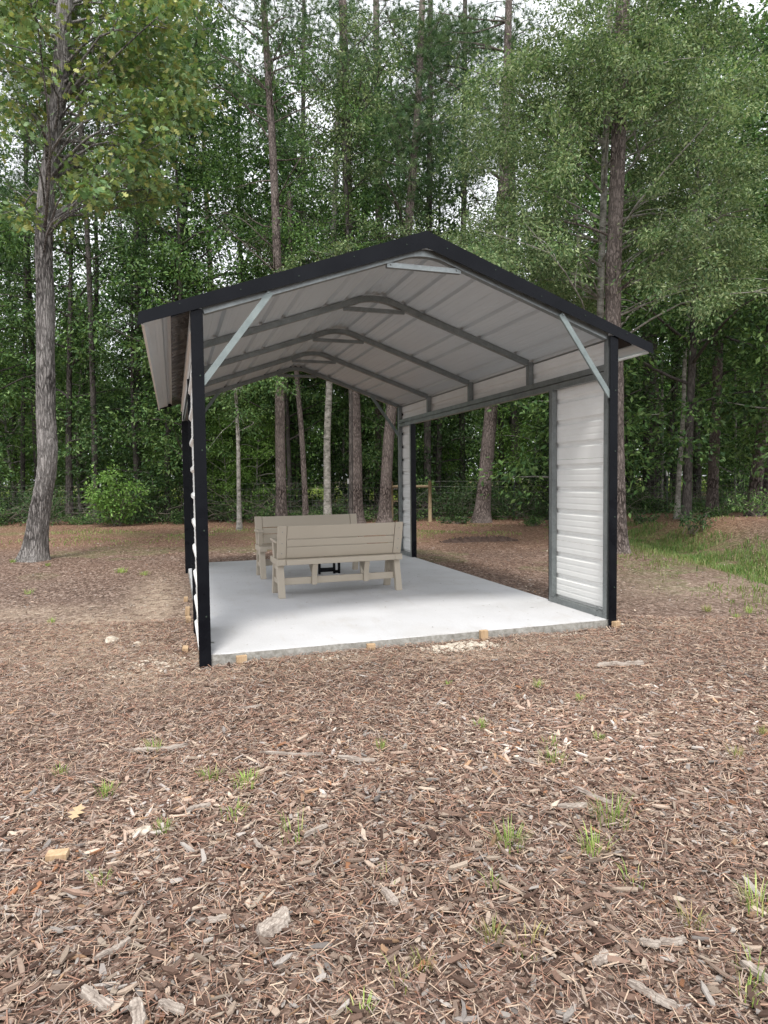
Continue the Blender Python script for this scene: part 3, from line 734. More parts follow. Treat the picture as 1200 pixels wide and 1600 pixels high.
pieces = [(428,1446,.14,.075,.022,1.1,'large pale weathered wood chunk lower left of centre, standing out from the mulch'),
 (540,1214,.085,.022,.010,1.55,'short upright-looking tan wood sliver below the middle of the slab'),
 (150,1568,.13,.035,.016,-.55,'dark grey weathered slab of wood at the bottom left'),
 (215,1590,.10,.04,.016,-1.1,'grey bark-like wood piece at the bottom edge, right of another slab'),
 (268,1578,.085,.03,.014,-.3,'curved light grey wood piece at the bottom left, between two slabs and the centre'),
 (1018,1565,.13,.028,.014,-.75,'pale elongated wood splinter near the bottom right corner'),
 (938,1508,.075,.032,.012,.75,'light wood chip with split end at the lower right'),
 (1195,1540,.16,.03,.016,-1.25,'long weathered wood strip at the right edge near the bottom'),
 (1050,1480,.085,.028,.012,.05,'flat pale chip lower right, right one of a pair'),
 (1015,1482,.065,.03,.012,-.1,'flat pale chip lower right, left one of a pair'),
 (248,1172,.30,.030,.016,.18,'long pale wood strip left of centre, in front of the left post'),
 (390,1107,.16,.02,.012,.25,'thin pale splinter lying in front of the left post'),
 (895,1266,.13,.035,.015,.02,'grey wood slab right of centre by the grass tufts'),
 (925,1250,.2,.02,.014,-.9,'long thin curved stick right of centre leaning to the grass tuft'),
 (968,1041,.36,.05,.028,.03,'dark crooked piece of wood with pale side in front of the right post'),
 (310,1265,.11,.025,.012,.5,'tan splinter left of centre in the mulch'),
 (492,1300,.12,.024,.012,.75,'tan split stick just below the centre of the picture'),
 (402,1322,.075,.018,.010,-1.0,'short light chip left of centre, upright on the mulch'),
 (610,1408,.095,.03,.012,-1.0,'pale chip at the bottom centre near a blade of grass'),
 (330,1440,.10,.024,.01,.15,'flat light grey chip left of the large weathered chunk'),
 (175,1490,.12,.022,.012,.9,'grey splinter at the lower left'),
 (820,1195,.11,.015,.010,-.4,'thin curled stick below the right part of the slab'),
 (455,1182,.34,.018,.012,-.1,'long thin twig-like strip in the middle left of the mulch'),
 (560,1190,.22,.03,.014,-.12,'dark bark strip at the centre, beside the long thin strip')]
for i, (u,v,l,w,t,a,lab) in enumerate(pieces): slat(u,v,l,w,t,a,lab)
p = on_ground(90,1345); block('wood_block', (p[0],p[1],gz(p[0],p[1])+.012), (.075,.045,.026), -.15, 'small cut offcut of yellow lumber lying at the left on the mulch', 'offcut')
p = on_ground(220,1300); tag(rock('stone', (p[0],p[1],gz(p[0],p[1])+.006), .045, 4.2, ROCK, .35), 'flat pale stone lying on the mulch left of centre', 'stone', RG)
# dry oak leaf
def lobed(mb, o, d, nrm, ln, col):
    d = unit(d); s = unit(np.cross(nrm, d)); pts = [(0,0),(.12,.04),(.2,.2),(.32,.07),(.45,.30),(.56,.08),(.72,.24),(.80,.07),(1,0)]
    P = [o+d*ln*a+s*ln*b for a, b in pts]+[o+d*ln*a-s*ln*b for a, b in pts[::-1][1:-1]]
    mb.add(P, [np.arange(len(P))[None,:]], col)
p = on_ground(112,1290); mb = MB(); lobed(mb, np.zeros(3), (.2,.9,.1), (0,-.3,1), .12, (.50,.36,.22)); o = mb.build('dry_leaf', CHIP); o.location = (p[0],p[1],gz(p[0],p[1])+.03); md = o.modifiers.new('t','SOLIDIFY'); md.thickness = .001
tag(o, 'dry tan lobed oak leaf lying on the mulch at the left', 'leaf')

# ------------------------------------------------------------------ grass
def blades(mb, r, c, n, h, spread, wide=.004, col=((.10,.17,.035),(.20,.27,.07),(.30,.30,.12))):
    for i in range(n):
        a = r.uniform(0, 6.283); tilt = r.uniform(.1, .75); hh = h*r.uniform(.5, 1.1); ro = spread*r.random()**.7
        b0 = np.array([c[0]+ro*math.cos(a), c[1]+ro*math.sin(a), c[2]]); d = np.array([math.cos(a), math.sin(a), 0]); s = np.array([-d[1], d[0], 0])*wide*r.uniform(.7,1.3)
        c_ = np.array(col[r.choice([0,0,1,1,1,2])])*r.uniform(.8,1.2)
        P = []
        for t, w in ((0,1),(.4,.9),(.75,.6)):
            q = b0+d*hh*tilt*t*t+np.array([0,0,hh*t*(1-.25*tilt*t)]); P += [q-s*w/2, q+s*w/2]
        q = b0+d*hh*tilt+np.array([0,0,hh*(1-.25*tilt)]); P.append(q)
        mb.add(P, [np.array([[0,1,3,2],[2,3,5,4]]), np.array([[4,5,6]])], c_)
tufts = [(955,1290,.15,40,'tall wispy grass tuft right of centre, above another tuft'),(928,1335,.11,38,'bright dense grass tuft just below the tall wispy one'),(795,1325,.12,44,'leftmost of the three large grass tufts right of the centre'),
 (750,1142,.07,34,'small bright grass tuft directly in front of the tall stake'),(596,1172,.07,26,'small bright grass tuft below the slab middle'),(866,1195,.08,30,'sparse low grass tuft right of centre'),
 (860,1172,.07,18,'thin upright weed above the sparse tuft, right of centre'),(935,1160,.05,26,'tiny green tuft right, under the right corner post'),(1182,1420,.12,34,'grass tuft at the right edge of the photo'),
 (1080,1450,.08,22,'yellowish grass tuft at the lower right'),(770,1470,.08,26,'yellowish brown grass tuft at the bottom centre right'),(824,1480,.08,18,'sparse yellow-green weed at the bottom, right of a brownish tuft'),
 (662,1508,.06,20,'brownish green tuft at the bottom centre'),(628,1530,.07,12,'sparse weed at the bottom centre, below a brownish tuft'),(466,1310,.14,14,'tall thin grass blades left of the picture centre'),
 (254,1298,.07,30,'dense stubby green tuft beside the flat pale stone at the left'),(165,1240,.08,40,'bright green tuft with fine blades at the left'),(94,1210,.07,22,'upright green weed near the left edge'),
 (242,1172,.09,26,'green weed beside the long pale strip at the left'),(385,1225,.08,60,'wide patch-like bright tuft left of centre'),(330,1215,.07,36,'green tuft immediately left of the wide bright patch'),
 (365,1275,.07,24,'small tuft under the wide bright patch'),(160,1380,.07,14,'pale green weed at the left among the chips'),(990,1385,.08,12,'thin upright weed at the lower right'),
 (1178,1525,.10,14,'broad-bladed weed at the bottom right edge'),(1165,1562,.08,14,'small weed in the bottom right corner'),(610,1375,.09,4,'single broad green blade at the bottom centre'),(770,1385,.07,14,'small green weed under the left one of the three large tufts'),
 (565,1585,.07,10,'green weed cut by the bottom edge at the centre'),(1190,1148,.06,30,'green tuft at the right edge of the photo above a yellowish one'),(1150,1185,.07,24,'yellowish tuft near the right edge'),
 (905,1098,.06,26,'light green tuft in front of the right post'),(840,1075,.07,34,'light green tuft left of the right post, on dark mulch'),(700,1072,.05,22,'tiny tuft near the slab in front of the tall stake'),
 (1105,955,.10,50,'yellow green grass clump right of the shelter'),(1172,958,.10,50,'grass clump at the right edge beside another clump'),(1150,965,.07,30,'low grass between two clumps at the right'),
 (190,895,.12,60,'low green grass patch left of the shelter'),(225,900,.10,40,'thin grass beside the low patch left of the shelter'),(80,975,.08,30,'small green tuft near the left edge in front of the oak'),(45,930,.10,30,'green tuft at the far left below the oak'),(20,880,.10,40,'grass at the left foot of the oak'),
 (75,885,.08,40,'grass at the right foot of the oak')]
rg = random.Random(3)
for u, v, h, n, lab in tufts:
    p = on_ground(u, v, -.1); mb = MB(); far = max(1, (p[1]+5)/6)
    yel = n in (22,26,18,20); pal = ((.22,.26,.08),(.34,.32,.13),(.44,.34,.18)) if 'yellow' in lab or 'brown' in lab else ((.22,.33,.08),(.33,.44,.12),(.46,.47,.20))
    blades(mb, rg, (0,0,0), int(n*1.2), h*.80, h*.55*(1.6 if 'patch' in lab or 'sparse' in lab else 1), .0035*far**.6, pal)
    o = mb.build('grass_tuft', GRASS); o.location = (p[0], p[1], gz(p[0],p[1])+.008); o.rotation_euler = (0,0,rg.random()*6)
    tag(o, lab, 'grass tuft', 'grass tufts and weeds in the mulch')
# fields of grass: ditch and thin growth near the woods
def grass_field(n, f, h, w, seed, name, label, pal):
    r = np.random.default_rng(seed); pts = f(r, n); m_ = len(pts); x, y = pts[:,0], pts[:,1]; z = gh(x,y)
    a = r.uniform(0,6.283,m_); hh = h*r.uniform(.4,1.2,m_); tl = r.uniform(.1,.8,m_); d = np.stack([np.cos(a),np.sin(a),0*a],-1); s = np.stack([-d[:,1],d[:,0],0*a],-1)*(w*r.uniform(.6,1.4,m_))[:,None]
    b0 = np.stack([x,y,z],-1); up = np.array([0,0,1.])
    mid = b0+d*(hh*tl*.3)[:,None]+up*(hh*.55)[:,None]; top = b0+d*(hh*tl)[:,None]+up*(hh*(1-.3*tl))[:,None]
    V = np.stack([b0-s, b0+s, mid+s*.8, mid-s*.8, top], 1).reshape(-1,3); base = np.arange(m_)*5
    pal = np.array(pal); col = pal[r.integers(0,len(pal),m_)]*r.uniform(.8,1.2,m_)[:,None]
    mb = MB().add(V, [np.stack([base,base+1,base+2,base+3],-1), np.stack([base+3,base+2,base+4],-1)], np.repeat(col,5,0))
    tag(mb.build(name, GRASS), label, 'grass', kind='stuff')
GP = [(.08,.15,.04),(.12,.21,.055),(.16,.26,.07),(.21,.26,.09),(.26,.23,.12)]
def f_ditch(r, n):
    t = r.uniform(-4, 10.5, n); s = r.normal(.25, .55, n); p = DA+dn*t[:,None]+dperp*s[:,None]; k = fbm(p[:,0]*1.3,p[:,1]*1.3,61,3); return p[(k > .41)&(s<1.2)]
grass_field(19000, f_ditch, .14, .0055, 5, 'ditch_grass', 'bright green grass growing along the shallow ditch at the right', GP)
def f_edge(r, n):
    t = r.uniform(-4, 10, n); s = r.normal(-1.3, .5, n); p = DA+dn*t[:,None]+dperp*s[:,None]; k = fbm(p[:,0]*1.1,p[:,1]*1.1,62,3); return p[k > .47]
grass_field(9000, f_edge, .07, .005, 6, 'short_grass', 'thin yellow-green grass on the near side of the ditch', [(.15,.20,.06),(.20,.25,.09),(.27,.26,.13)])
def f_back(r, n):
    D = r.normal(17.6, 1.3, n); s = r.uniform(-10, 9, n); P = CAM[:2]+D[:,None]*FH[:2]+s[:,None]*RH[:2]; k = fbm(P[:,0]*.8,P[:,1]*.8,63,3); return P[k > .50]
grass_field(12000, f_back, .07, .007, 7, 'sparse_grass', 'thin patches of grass in the leaf litter before the fence', [(.12,.18,.05),(.2,.25,.08),(.28,.28,.12)])
def f_far(r, n):
    D = r.uniform(42, 75, n); s = (r.random(n)*2-1)*D*.8; return CAM[:2]+D[:,None]*FH[:2]+s[:,None]*RH[:2]
grass_field(30000, f_far, .7, .03, 8, 'meadow_grass', 'bright grass in the clearing far behind the trees', [(.2,.32,.06),(.28,.38,.09),(.35,.42,.12)])
# ------------------------------------------------------------------ foliage helpers
def leaves(mb, r, ctr, rad, n, size, pal, droop=.25, aspect=.5, lobed_=False, flat=.55):
    """n leaves scattered in flattened clusters; ctr (K,3), rad (K,)"""
    ctr = np.atleast_2d(ctr); rad = np.atleast_1d(rad); K = len(ctr)
    k = r.integers(0, K, n); off = r.normal(0, .5, (n,3)); off *= rad[k][:,None]; off[:,2] *= flat
    ax_ = r.normal(0,1,(K,3)); ax_[:,2] = ax_[:,2]*.25-.25; ax_ /= np.linalg.norm(ax_,axis=1)[:,None]
    off = off*.62+ax_[k]*(r.normal(0,.62,n)*rad[k])[:,None]
    P = ctr[k]+off
    a = off/(np.linalg.norm(off,axis=1)[:,None]+1e-6)+r.normal(0,.6,(n,3)); a[:,2] -= droop; a /= np.linalg.norm(a,axis=1)[:,None]
    nr = r.normal(0,.55,(n,3)); nr[:,2] += 1.0; s = np.cross(a, nr); s /= np.linalg.norm(s,axis=1)[:,None]+1e-6; u = np.cross(s, a)
    ln = size*r.uniform(.55,1.25,n); ln = ln[:,None]; w = ln*aspect
    cl = r.random(K)*.7+.65
    pal = np.array(pal); pk = pal[(r.random(n)*len(pal)).astype(int)]; col = pk*(cl[k]*r.uniform(.75,1.25,n))[:,None]
    if lobed_:
        pts = [(0,0),(.25,.32),(.38,.10),(.55,.42),(.68,.12),(.85,.26),(1,0)]
        m = len(pts); full = pts+[(x_,-y_) for x_,y_ in pts[1:-1][::-1]]; M_ = len(full); V = np.zeros((n,M_,3))
        for i,(x_,y_) in enumerate(full): V[:,i] = P+a*ln*x_+s*w*1.15*y_*2+u*ln*(-.12*x_*x_+.10*abs(y_))
        B = (np.arange(n)*M_)[:,None]
        # fan of quads across the midrib keeps lobes concave-safe
        FF = []
        for i in range(m-1):
            j0 = i; j1 = i+1; o0 = (M_-i)%M_; o1 = M_-i-1 if i < m-2 else m-1
            if i == 0: FF.append(B+np.array([[0,1,M_-1]]))
            elif i == m-2: FF.append(B+np.array([[j0,j1,o0]]))
            else: FF.append(B+np.array([[j0,j1,o1,o0]]))
        mb.add(V.reshape(-1,3), FF, np.repeat(col, M_, 0)); return
    V = np.stack([P, P+a*ln*.45+s*w*.5+u*ln*.05, P+a*ln-u*ln*.10, P+a*ln*.45-s*w*.5+u*ln*.05], 1)
    mb.add(V.reshape(-1,3), [(np.arange(n)*4)[:,None]+np.arange(4)[None,:]], np.repeat(col,4,0))
def needles(mb, r, ctr, rad, n, per, ln, w, pal):
    """n tufts of 'per' needles, tufts spread in clusters"""
    ctr = np.atleast_2d(ctr); rad = np.atleast_1d(rad); K = len(ctr); k = r.integers(0,K,n); off = r.normal(0,.5,(n,3))*rad[k][:,None]; off[:,2] *= .6
    T0 = ctr[k]+off; ax = off/(np.linalg.norm(off,axis=1)[:,None]+1e-6); ax[:,2] += .35
    N_ = n*per; P = np.repeat(T0,per,0); a = np.repeat(ax,per,0)+r.normal(0,.62,(N_,3)); a /= np.linalg.norm(a,axis=1)[:,None]
    s = np.cross(a, r.normal(0,1,(N_,3))); s /= np.linalg.norm(s,axis=1)[:,None]+1e-6; l_ = ln*r.uniform(.7,1.15,N_)[:,None]
    dr = np.zeros((N_,3)); dr[:,2] = -.12
    V = np.stack([P-s*w/2, P+s*w/2, P+a*l_+dr*l_], 1); pal = np.array(pal)
    col = np.repeat(pal[r.integers(0,len(pal),n)]*r.uniform(.7,1.3,n)[:,None], per, 0)
    mb.add(V.reshape(-1,3), [(np.arange(N_)*3)[:,None]+np.arange(3)[None,:]], np.repeat(col,3,0))
def limb_path(r, p, d, ln, n=7, sag=.12, wob=.10):
    d = unit(d); pts = [np.array(p,float)]
    for i in range(n-1):
        d = unit(d+r.normal(0,wob,3)+np.array([0,0,-sag*(i/n)])); pts.append(pts[-1]+d*ln/(n-1))
    return np.array(pts)
def interp(path, t):
    t = np.clip(t,0,1)*(len(path)-1); i = min(int(t), len(path)-2); return path[i]+(path[i+1]-path[i])*(t-i)
def smooth_path(pts, n):
    pts = np.asarray(pts,float); m = len(pts); out = []
    for t in np.linspace(0, m-1, n):
        i = min(int(t), m-2); f = t-i; p0 = pts[max(i-1,0)]; p1 = pts[i]; p2 = pts[i+1]; p3 = pts[min(i+2,m-1)]
        out.append(.5*((2*p1)+(-p0+p2)*f+(2*p0-5*p1+4*p2-p3)*f*f+(-p0+3*p1-3*p2+p3)*f**3))
    return np.array(out)
def trunk_mesh(mb, path, r0, r1, nseg=12, flare=.45, rough=0, step=None, seed=0, fis=8.):
    H_ = path[-1][2]-path[0][2]; n = max(8, int(H_/(step or .5))); P = smooth_path(path, n); z = P[:,2]-P[0][2]
    rad = r0+(r1-r0)*(z/H_)+r0*flare*np.exp(-z/.28)
    if not rough: tube(mb, P, rad, nseg); return P
    k0 = mb.n; tube(mb, P, rad, nseg); V = mb.V[-1]; ctr = np.repeat(P, nseg, 0); d = V-ctr; L_ = np.linalg.norm(d,axis=1); dd = d/L_[:,None]
    ang = np.tile(np.linspace(0,2*math.pi,nseg,endpoint=False), len(P)); zz = np.repeat(z, nseg); out = np.zeros(len(V))
    for i in range(len(V)):
        a = ang[i]; x_, y_ = math.cos(a), math.sin(a)
        w = mnoise.noise(Vector((x_*2+seed, y_*2, zz[i]*1.3)))*.5
        rd = 1-abs(mnoise.noise(Vector((x_*fis*.62+w, y_*fis*.62+seed, zz[i]*2.6+w*2))))*2.2
        out[i] = rough*(max(-.6,rd)*.55) + r0*.10*mnoise.noise(Vector((x_*1.2, y_*1.2+seed, zz[i]*1.1))) + rough*.35*mnoise.noise(Vector((x_*16, y_*16, zz[i]*14)))
        out[i] += flare*.5*r0*max(0,math.sin(a*5+seed))*math.exp(-zz[i]/.22)
    mb.V[-1] = V+dd*out[:,None]
    return P

G1 = [(.05,.105,.036),(.08,.155,.05),(.125,.215,.07),(.17,.26,.09)]             # mid green hardwood
G2 = [(.075,.13,.055),(.125,.19,.08),(.185,.25,.115),(.26,.31,.16)]                # pale greyish oak
G3 = [(.075,.135,.05),(.12,.18,.06),(.17,.22,.075),(.23,.24,.08),(.14,.21,.10)]              # yellow olive oak
G4 = [(.09,.19,.03),(.12,.24,.04),(.16,.29,.06)]                                     # vivid green, light of the clearing put into the far leaves
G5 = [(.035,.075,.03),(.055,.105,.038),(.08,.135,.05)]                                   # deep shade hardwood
GN = [(.05,.10,.045),(.075,.14,.055),(.105,.175,.07),(.14,.20,.085)]                 # pine needles

def tree_obj(name, base, label, cat, group=None):
    o = empty(name, tuple(base)); return tag(o, label, cat, group)

# ---- trees read off the photograph one by one: trunk through image points at distance D, crown in image ellipses
def site_tree(name, D, pts, w0, w1, bark, label, cat='tree', crown=(), kind='leaf', pal=G1, size=.10, per=120, rough=0, crad=.55, depth=1.6, seed=1, dead=0, limb_r=.035, barkseg=12, cd=0, skip=None, lim_every=3, lobed_=False, extra=None, flare=.7, aspect=.5):
    r = np.random.default_rng(seed); P = [at(u,v,D) for u,v in pts]; b = P[0].copy(); gzb = gz(b[0],b[1]); b[2] = gzb-.06
    P[0][2] = gzb-.06; P = np.array(P)-b
    root = tree_obj(name, b, label, cat)
    mb = MB(); path = trunk_mesh(mb, P, w0/2, w1/2, barkseg, flare, rough, None if not rough else .03, seed)
    lb = mb; cen = []; rads = []; have = False
    for (cx, cy, rx, ry, n) in crown:
        for i in range(n):
            q = r.random()**.55; a = r.uniform(0,6.283); u = cx+rx*q*math.cos(a); v = cy+ry*q*math.sin(a); d = D+cd+r.normal(0,.45)*depth
            if skip and skip[0] < u < skip[1] and skip[2] < v < skip[3]: d = D+.5+abs(d-D)*.6
            if rough and min(abs(u-a_[0])+.3*abs(v-a_[1]) for a_ in pts) < 42: d = D+abs(d-D)+.35
            c = at(u,v,d)-b; cen.append(c); rads.append(crad*r.uniform(.7,1.3))
            if i%lim_every == 0:
                hz = c[2]-np.hypot(c[0]-path[:,0].mean(), c[1]-path[:,1].mean())*r.uniform(.15,.5); j = int(np.argmin(np.abs(path[:,2]-max(hz, path[-1][2]*.15)))); s = path[j]
                mid = (s+c)/2+r.normal(0,.15,3)+np.array([0,0,.15]); lp = smooth_path([s, mid, c], 7); lr = limb_r*r.uniform(.5,1.2)
                tube(lb, lp, np.linspace(lr, .006, 7), 6); have = True
                for _ in range(3):
                    t = r.uniform(.35,.95); q0 = interp(lp,t); tw = limb_path(r, q0, (c-s)+r.normal(0,1.2,3)*np.linalg.norm(c-s)*.5, r.uniform(.5,1.3), 5); tube(lb, tw, np.linspace(.009,.003,5), 4)
    for i in range(dead):
        zt = r.uniform(.30,.95)*path[-1][2]; j = int(np.argmin(np.abs(path[:,2]-zt))); a = r.uniform(0,6.283); lp = limb_path(r, path[j], (math.cos(a),math.sin(a),r.uniform(.15,.9)), r.uniform(.8,3.2), 8, .1, .13); tube(lb, lp, np.linspace(.026,.006,8), 5); have = True
        for _ in range(3):
            q0 = interp(lp, r.uniform(.3,.9)); tw = limb_path(r, q0, lp[-1]-lp[0]+r.normal(0,1,3), r.uniform(.3,1.1), 5); tube(lb, tw, np.linspace(.010,.003,5), 4)
    if extra: extra(lb, b, r, cen, rads); have = True
    lb.build('trunk', bark, root, smooth=True)
    if cen:
        cb = MB(); cen = np.array(cen); rads = np.array(rads)
        if kind == 'leaf': leaves(cb, r, cen, rads, per*len(cen), size, pal, lobed_=lobed_, aspect=aspect)
        else: needles(cb, r, cen, rads, per*len(cen)//6, 20, size, .0075*D/14, pal)
        cb.build('crown', LEAF if kind == 'leaf' else NEEDLE, root)
    return root
def px2m(w, D): return w*D/FPX
# left oak with heavy furrowed bark
site_tree('oak_tree', 12.0, [(52,873),(62,800),(74,725),(72,650),(71,560),(71,470),(68,390),(72,310),(82,230),(92,140),(98,60),(104,-60)], .335, .21, BARK_OAK,
  'large leaning oak with deeply furrowed grey bark at the left edge, lobed olive leaves', 'oak tree',
  crown=[(150,20,170,60,70),(190,120,110,50,44),(240,190,60,40,18),(40,60,70,90,24),(160,285,95,36,34),(70,335,50,22,9),(235,300,30,30,6),(20,170,45,70,12),(290,150,25,22,6),(205,230,60,22,10)],
  pal=G3, size=.105, per=56, rough=.018, crad=.40, depth=2.4, seed=4, limb_r=.035, barkseg=110, lobed_=True, aspect=.55, flare=.75)
site_tree('pine_tree', 23, [(150,806),(146,640),(140,450),(130,250),(118,60),(110,-60)], px2m(9,23), px2m(6,23), BARK_DARK, 'dark pine close behind the leaning oak, needles mixing with the oak leaves', 'pine tree',
  crown=[(60,240,110,100,26),(40,120,70,80,20),(160,150,110,120,26),(150,20,150,60,26)], kind='needle', pal=GN, size=.22, per=150, dead=8, seed=44, depth=2.5, crad=.7)
# tall pines nearer the shelter
site_tree('pine_tree', 20.5, [(440,808),(438,700),(437,600),(434,430),(427,250),(419,120),(412,0),(405,-140)], px2m(17,20.5), px2m(8,20.5), BARK_PINE,
  'tall pine left of the roof peak, reddish trunk rising behind the tan benches', 'pine tree', crown=[(480,20,60,50,14),(350,-20,70,40,14),(420,-50,120,50,20),(390,110,60,70,9)], kind='needle', pal=GN, size=.22, per=130, dead=34, seed=5, limb_r=.03, depth=2.5, crad=.7)
site_tree('pine_tree', 21.5, [(557,800),(556,700),(553,600),(547,400),(542,260),(538,100),(534,-40)], px2m(20,21.5), px2m(12,21.5), BARK_PINE,
  'straight pine seen through the far gable, second trunk from its right side', 'pine tree', crown=[(560,60,60,60,12),(520,120,50,70,9)], kind='needle', pal=GN, size=.22, per=130, dead=10, seed=6, depth=2.5, crad=.7)
site_tree('pine_tree', 21.3, [(601,816),(603,760),(607,690),(612,640),(625,480),(640,330),(652,180),(660,0)], px2m(19,21.3), px2m(9,21.3), BARK_PINE,
  'pine standing just left of the far right shelter post, slightly leaning', 'pine tree', crown=[(640,250,90,75,30),(690,120,70,70,20),(600,150,60,60,10)], kind='needle', pal=GN, size=.24, per=150, dead=14, seed=7, depth=2.5, crad=.75)
site_tree('pine_tree', 21.0, [(752,816),(757,760),(762,700),(768,630),(778,450),(788,250),(795,0)], px2m(23,21), px2m(10,21), BARK_PINE,
  'leaning pine seen through the right side opening of the shelter', 'pine tree', crown=[(740,200,80,80,22),(700,60,90,60,18),(790,60,60,60,10)], kind='needle', pal=GN, size=.24, per=150, dead=12, seed=8, depth=2.5, crad=.75)
site_tree('pine_tree', 28, [(592,812),(592,500),(592,330),(590,180),(588,40),(587,-60)], px2m(15,28), px2m(9,28), BARK_PINE,
  'farther straight pine whose bare trunk shows above the roof left of the peak', 'pine tree', crown=[(600,200,50,60,10),(640,60,60,70,12),(560,20,50,40,8)], kind='needle', pal=GN, size=.24, per=120, dead=12, seed=9, depth=3, crad=.8)
site_tree('pine_tree', 12.15, [(967,864),(964,800),(962,720),(961,600),(958,480),(960,380),(965,260),(970,120),(974,-60)], .30, .22, BARK_PINE,
  'dark barked pine right behind the right corner post, base showing beside it', 'pine tree', crown=[(1010,-30,110,40,8)], kind='needle', pal=GN, size=.2, per=90, rough=.014, dead=3, seed=10, barkseg=70, flare=.55)
site_tree('pine_tree', 20.2, [(1112,812),(1115,730),(1119,640),(1122,540),(1125,380),(1128,150)], px2m(17,20), px2m(11,20), BARK_PINE, 'pine with dark reddish bark on the bank at the right', 'pine tree', crown=[(1130,60,70,60,10)], kind='needle', pal=GN, size=.24, per=110, seed=11, dead=5)
site_tree('pine_tree', 18.8, [(1176,812),(1184,730),(1194,650),(1206,520),(1214,380),(1220,100)], px2m(20,18.8), px2m(12,18.8), BARK_PINE, 'rightmost pine on the bank, leaning to the right', 'pine tree', crown=[(1200,60,70,60,8)], kind='needle', pal=GN, size=.24, per=110, seed=12, dead=3)
site_tree('pine_tree', 29, [(806,806),(806,700),(803,560),(800,330),(798,60)], px2m(15,29), px2m(11,29), BARK_DARK, 'nearly black pine trunk behind the fence, right of the leaning pine', 'pine tree', crown=[(810,80,60,60,8)], kind='needle', pal=GN, size=.26, per=110, seed=13)
site_tree('pine_tree', 31, [(784,802),(783,700),(781,560),(779,300)], px2m(9,31), px2m(7,31), BARK_DARK, 'thin dark trunk between the leaning pine and the nearly black one', 'pine tree', crown=[(790,180,50,60,6)], kind='needle', pal=GN, size=.26, per=110, seed=14)
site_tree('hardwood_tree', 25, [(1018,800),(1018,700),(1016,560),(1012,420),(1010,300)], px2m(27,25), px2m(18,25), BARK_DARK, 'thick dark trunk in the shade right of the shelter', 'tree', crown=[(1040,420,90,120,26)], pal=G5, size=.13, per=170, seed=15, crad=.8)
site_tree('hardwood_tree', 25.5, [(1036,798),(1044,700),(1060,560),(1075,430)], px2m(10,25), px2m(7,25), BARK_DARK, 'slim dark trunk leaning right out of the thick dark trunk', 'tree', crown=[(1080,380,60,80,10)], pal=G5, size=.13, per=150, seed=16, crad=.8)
# pale barked trees
site_tree('pale_barked_tree', 13.2, [(932,850),(936,640),(938,480),(941,380),(945,250),(950,120),(955,-20)], .155, .11, BARK_PALE,
  'slender pale barked oak hugging the dark pine behind the right corner of the roof', 'oak tree',
  crown=[(830,200,110,120,100),(930,90,120,100,100),(985,160,60,80,30),(1060,110,130,120,106),(1080,300,110,90,80),(800,370,90,60,60),(880,440,70,50,34),(1130,420,70,70,48),(1010,400,80,60,40),(730,410,60,50,26)],
  pal=G2, size=.070, per=250, seed=17, crad=.38, depth=2.9, cd=-.5, skip=(905,1010,190,520), lim_every=10, limb_r=.026, aspect=.42,
  extra=lambda lb, b, r, cen, rads: [tube(lb, smooth_path([at(u,v,d)-b for u,v,d in pp], 14), np.linspace(w,.006,14), 6) for pp, w in (
     ([(944,352,13.2),(990,338,12.8),(1040,335,12.4),(1085,365,12.2),(1112,415,12.1)], .03), ([(944,420,13.2),(900,390,12.7),(850,372,12.3),(820,372,12.1)], .024),
     ([(946,300,13.2),(985,262,12.9),(1010,225,12.6),(1060,210,12.4)], .028), ([(1000,250,12.8),(985,180,12.5),(975,120,12.3)], .022), ([(940,455,13.2),(900,440,12.8),(845,437,12.5)], .02),
     ([(1085,365,12.2),(1050,400,12.2),(1030,430,12.1)], .012), ([(1040,335,12.4),(1090,330,12.2),(1130,352,12.1)], .012), ([(938,480,13.2),(975,468,12.8),(1010,485,12.5)], .016))])
site_tree('pale_barked_tree', 21.5, [(512,806),(511,700),(514,610),(519,450),(523,330),(526,230),(530,80)], px2m(12,21.5), px2m(6,21.5), BARK_PALE, 'pale mottled trunk seen through the far gable above the benches', 'tree',
  crown=[(505,330,70,90,44),(560,400,60,50,22),(500,160,60,90,26),(560,230,40,90,16)], pal=G1, size=.10, per=150, seed=18, crad=.6, depth=2.2, limb_r=.02)
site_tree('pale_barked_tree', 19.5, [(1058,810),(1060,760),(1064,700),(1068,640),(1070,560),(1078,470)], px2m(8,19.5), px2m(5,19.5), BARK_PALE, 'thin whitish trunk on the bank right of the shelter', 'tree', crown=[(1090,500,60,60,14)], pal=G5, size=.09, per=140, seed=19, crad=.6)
site_tree('pale_barked_tree', 18.8, [(374,820),(373,760),(372,690),(368,600),(362,500)], px2m(7,18.8), px2m(4,18.8), BARK_PALE, 'thin pale trunk behind the slab just right of the front left post', 'tree', crown=[(380,600,60,60,26),(350,540,60,50,14)], pal=G1, size=.10, per=130, seed=20, crad=.5)
site_tree('hardwood_tree', 21.8, [(478,806),(475,740),(470,660),(464,590),(455,430),(452,300)], px2m(9,21.8), px2m(6,21.8), BARK_PINE, 'thin reddish trunk leaning left between the pine and the pale mottled trunk', 'tree', crown=[(450,400,60,70,20),(470,520,50,50,8)], pal=G1, size=.11, per=130, seed=21, crad=.6)
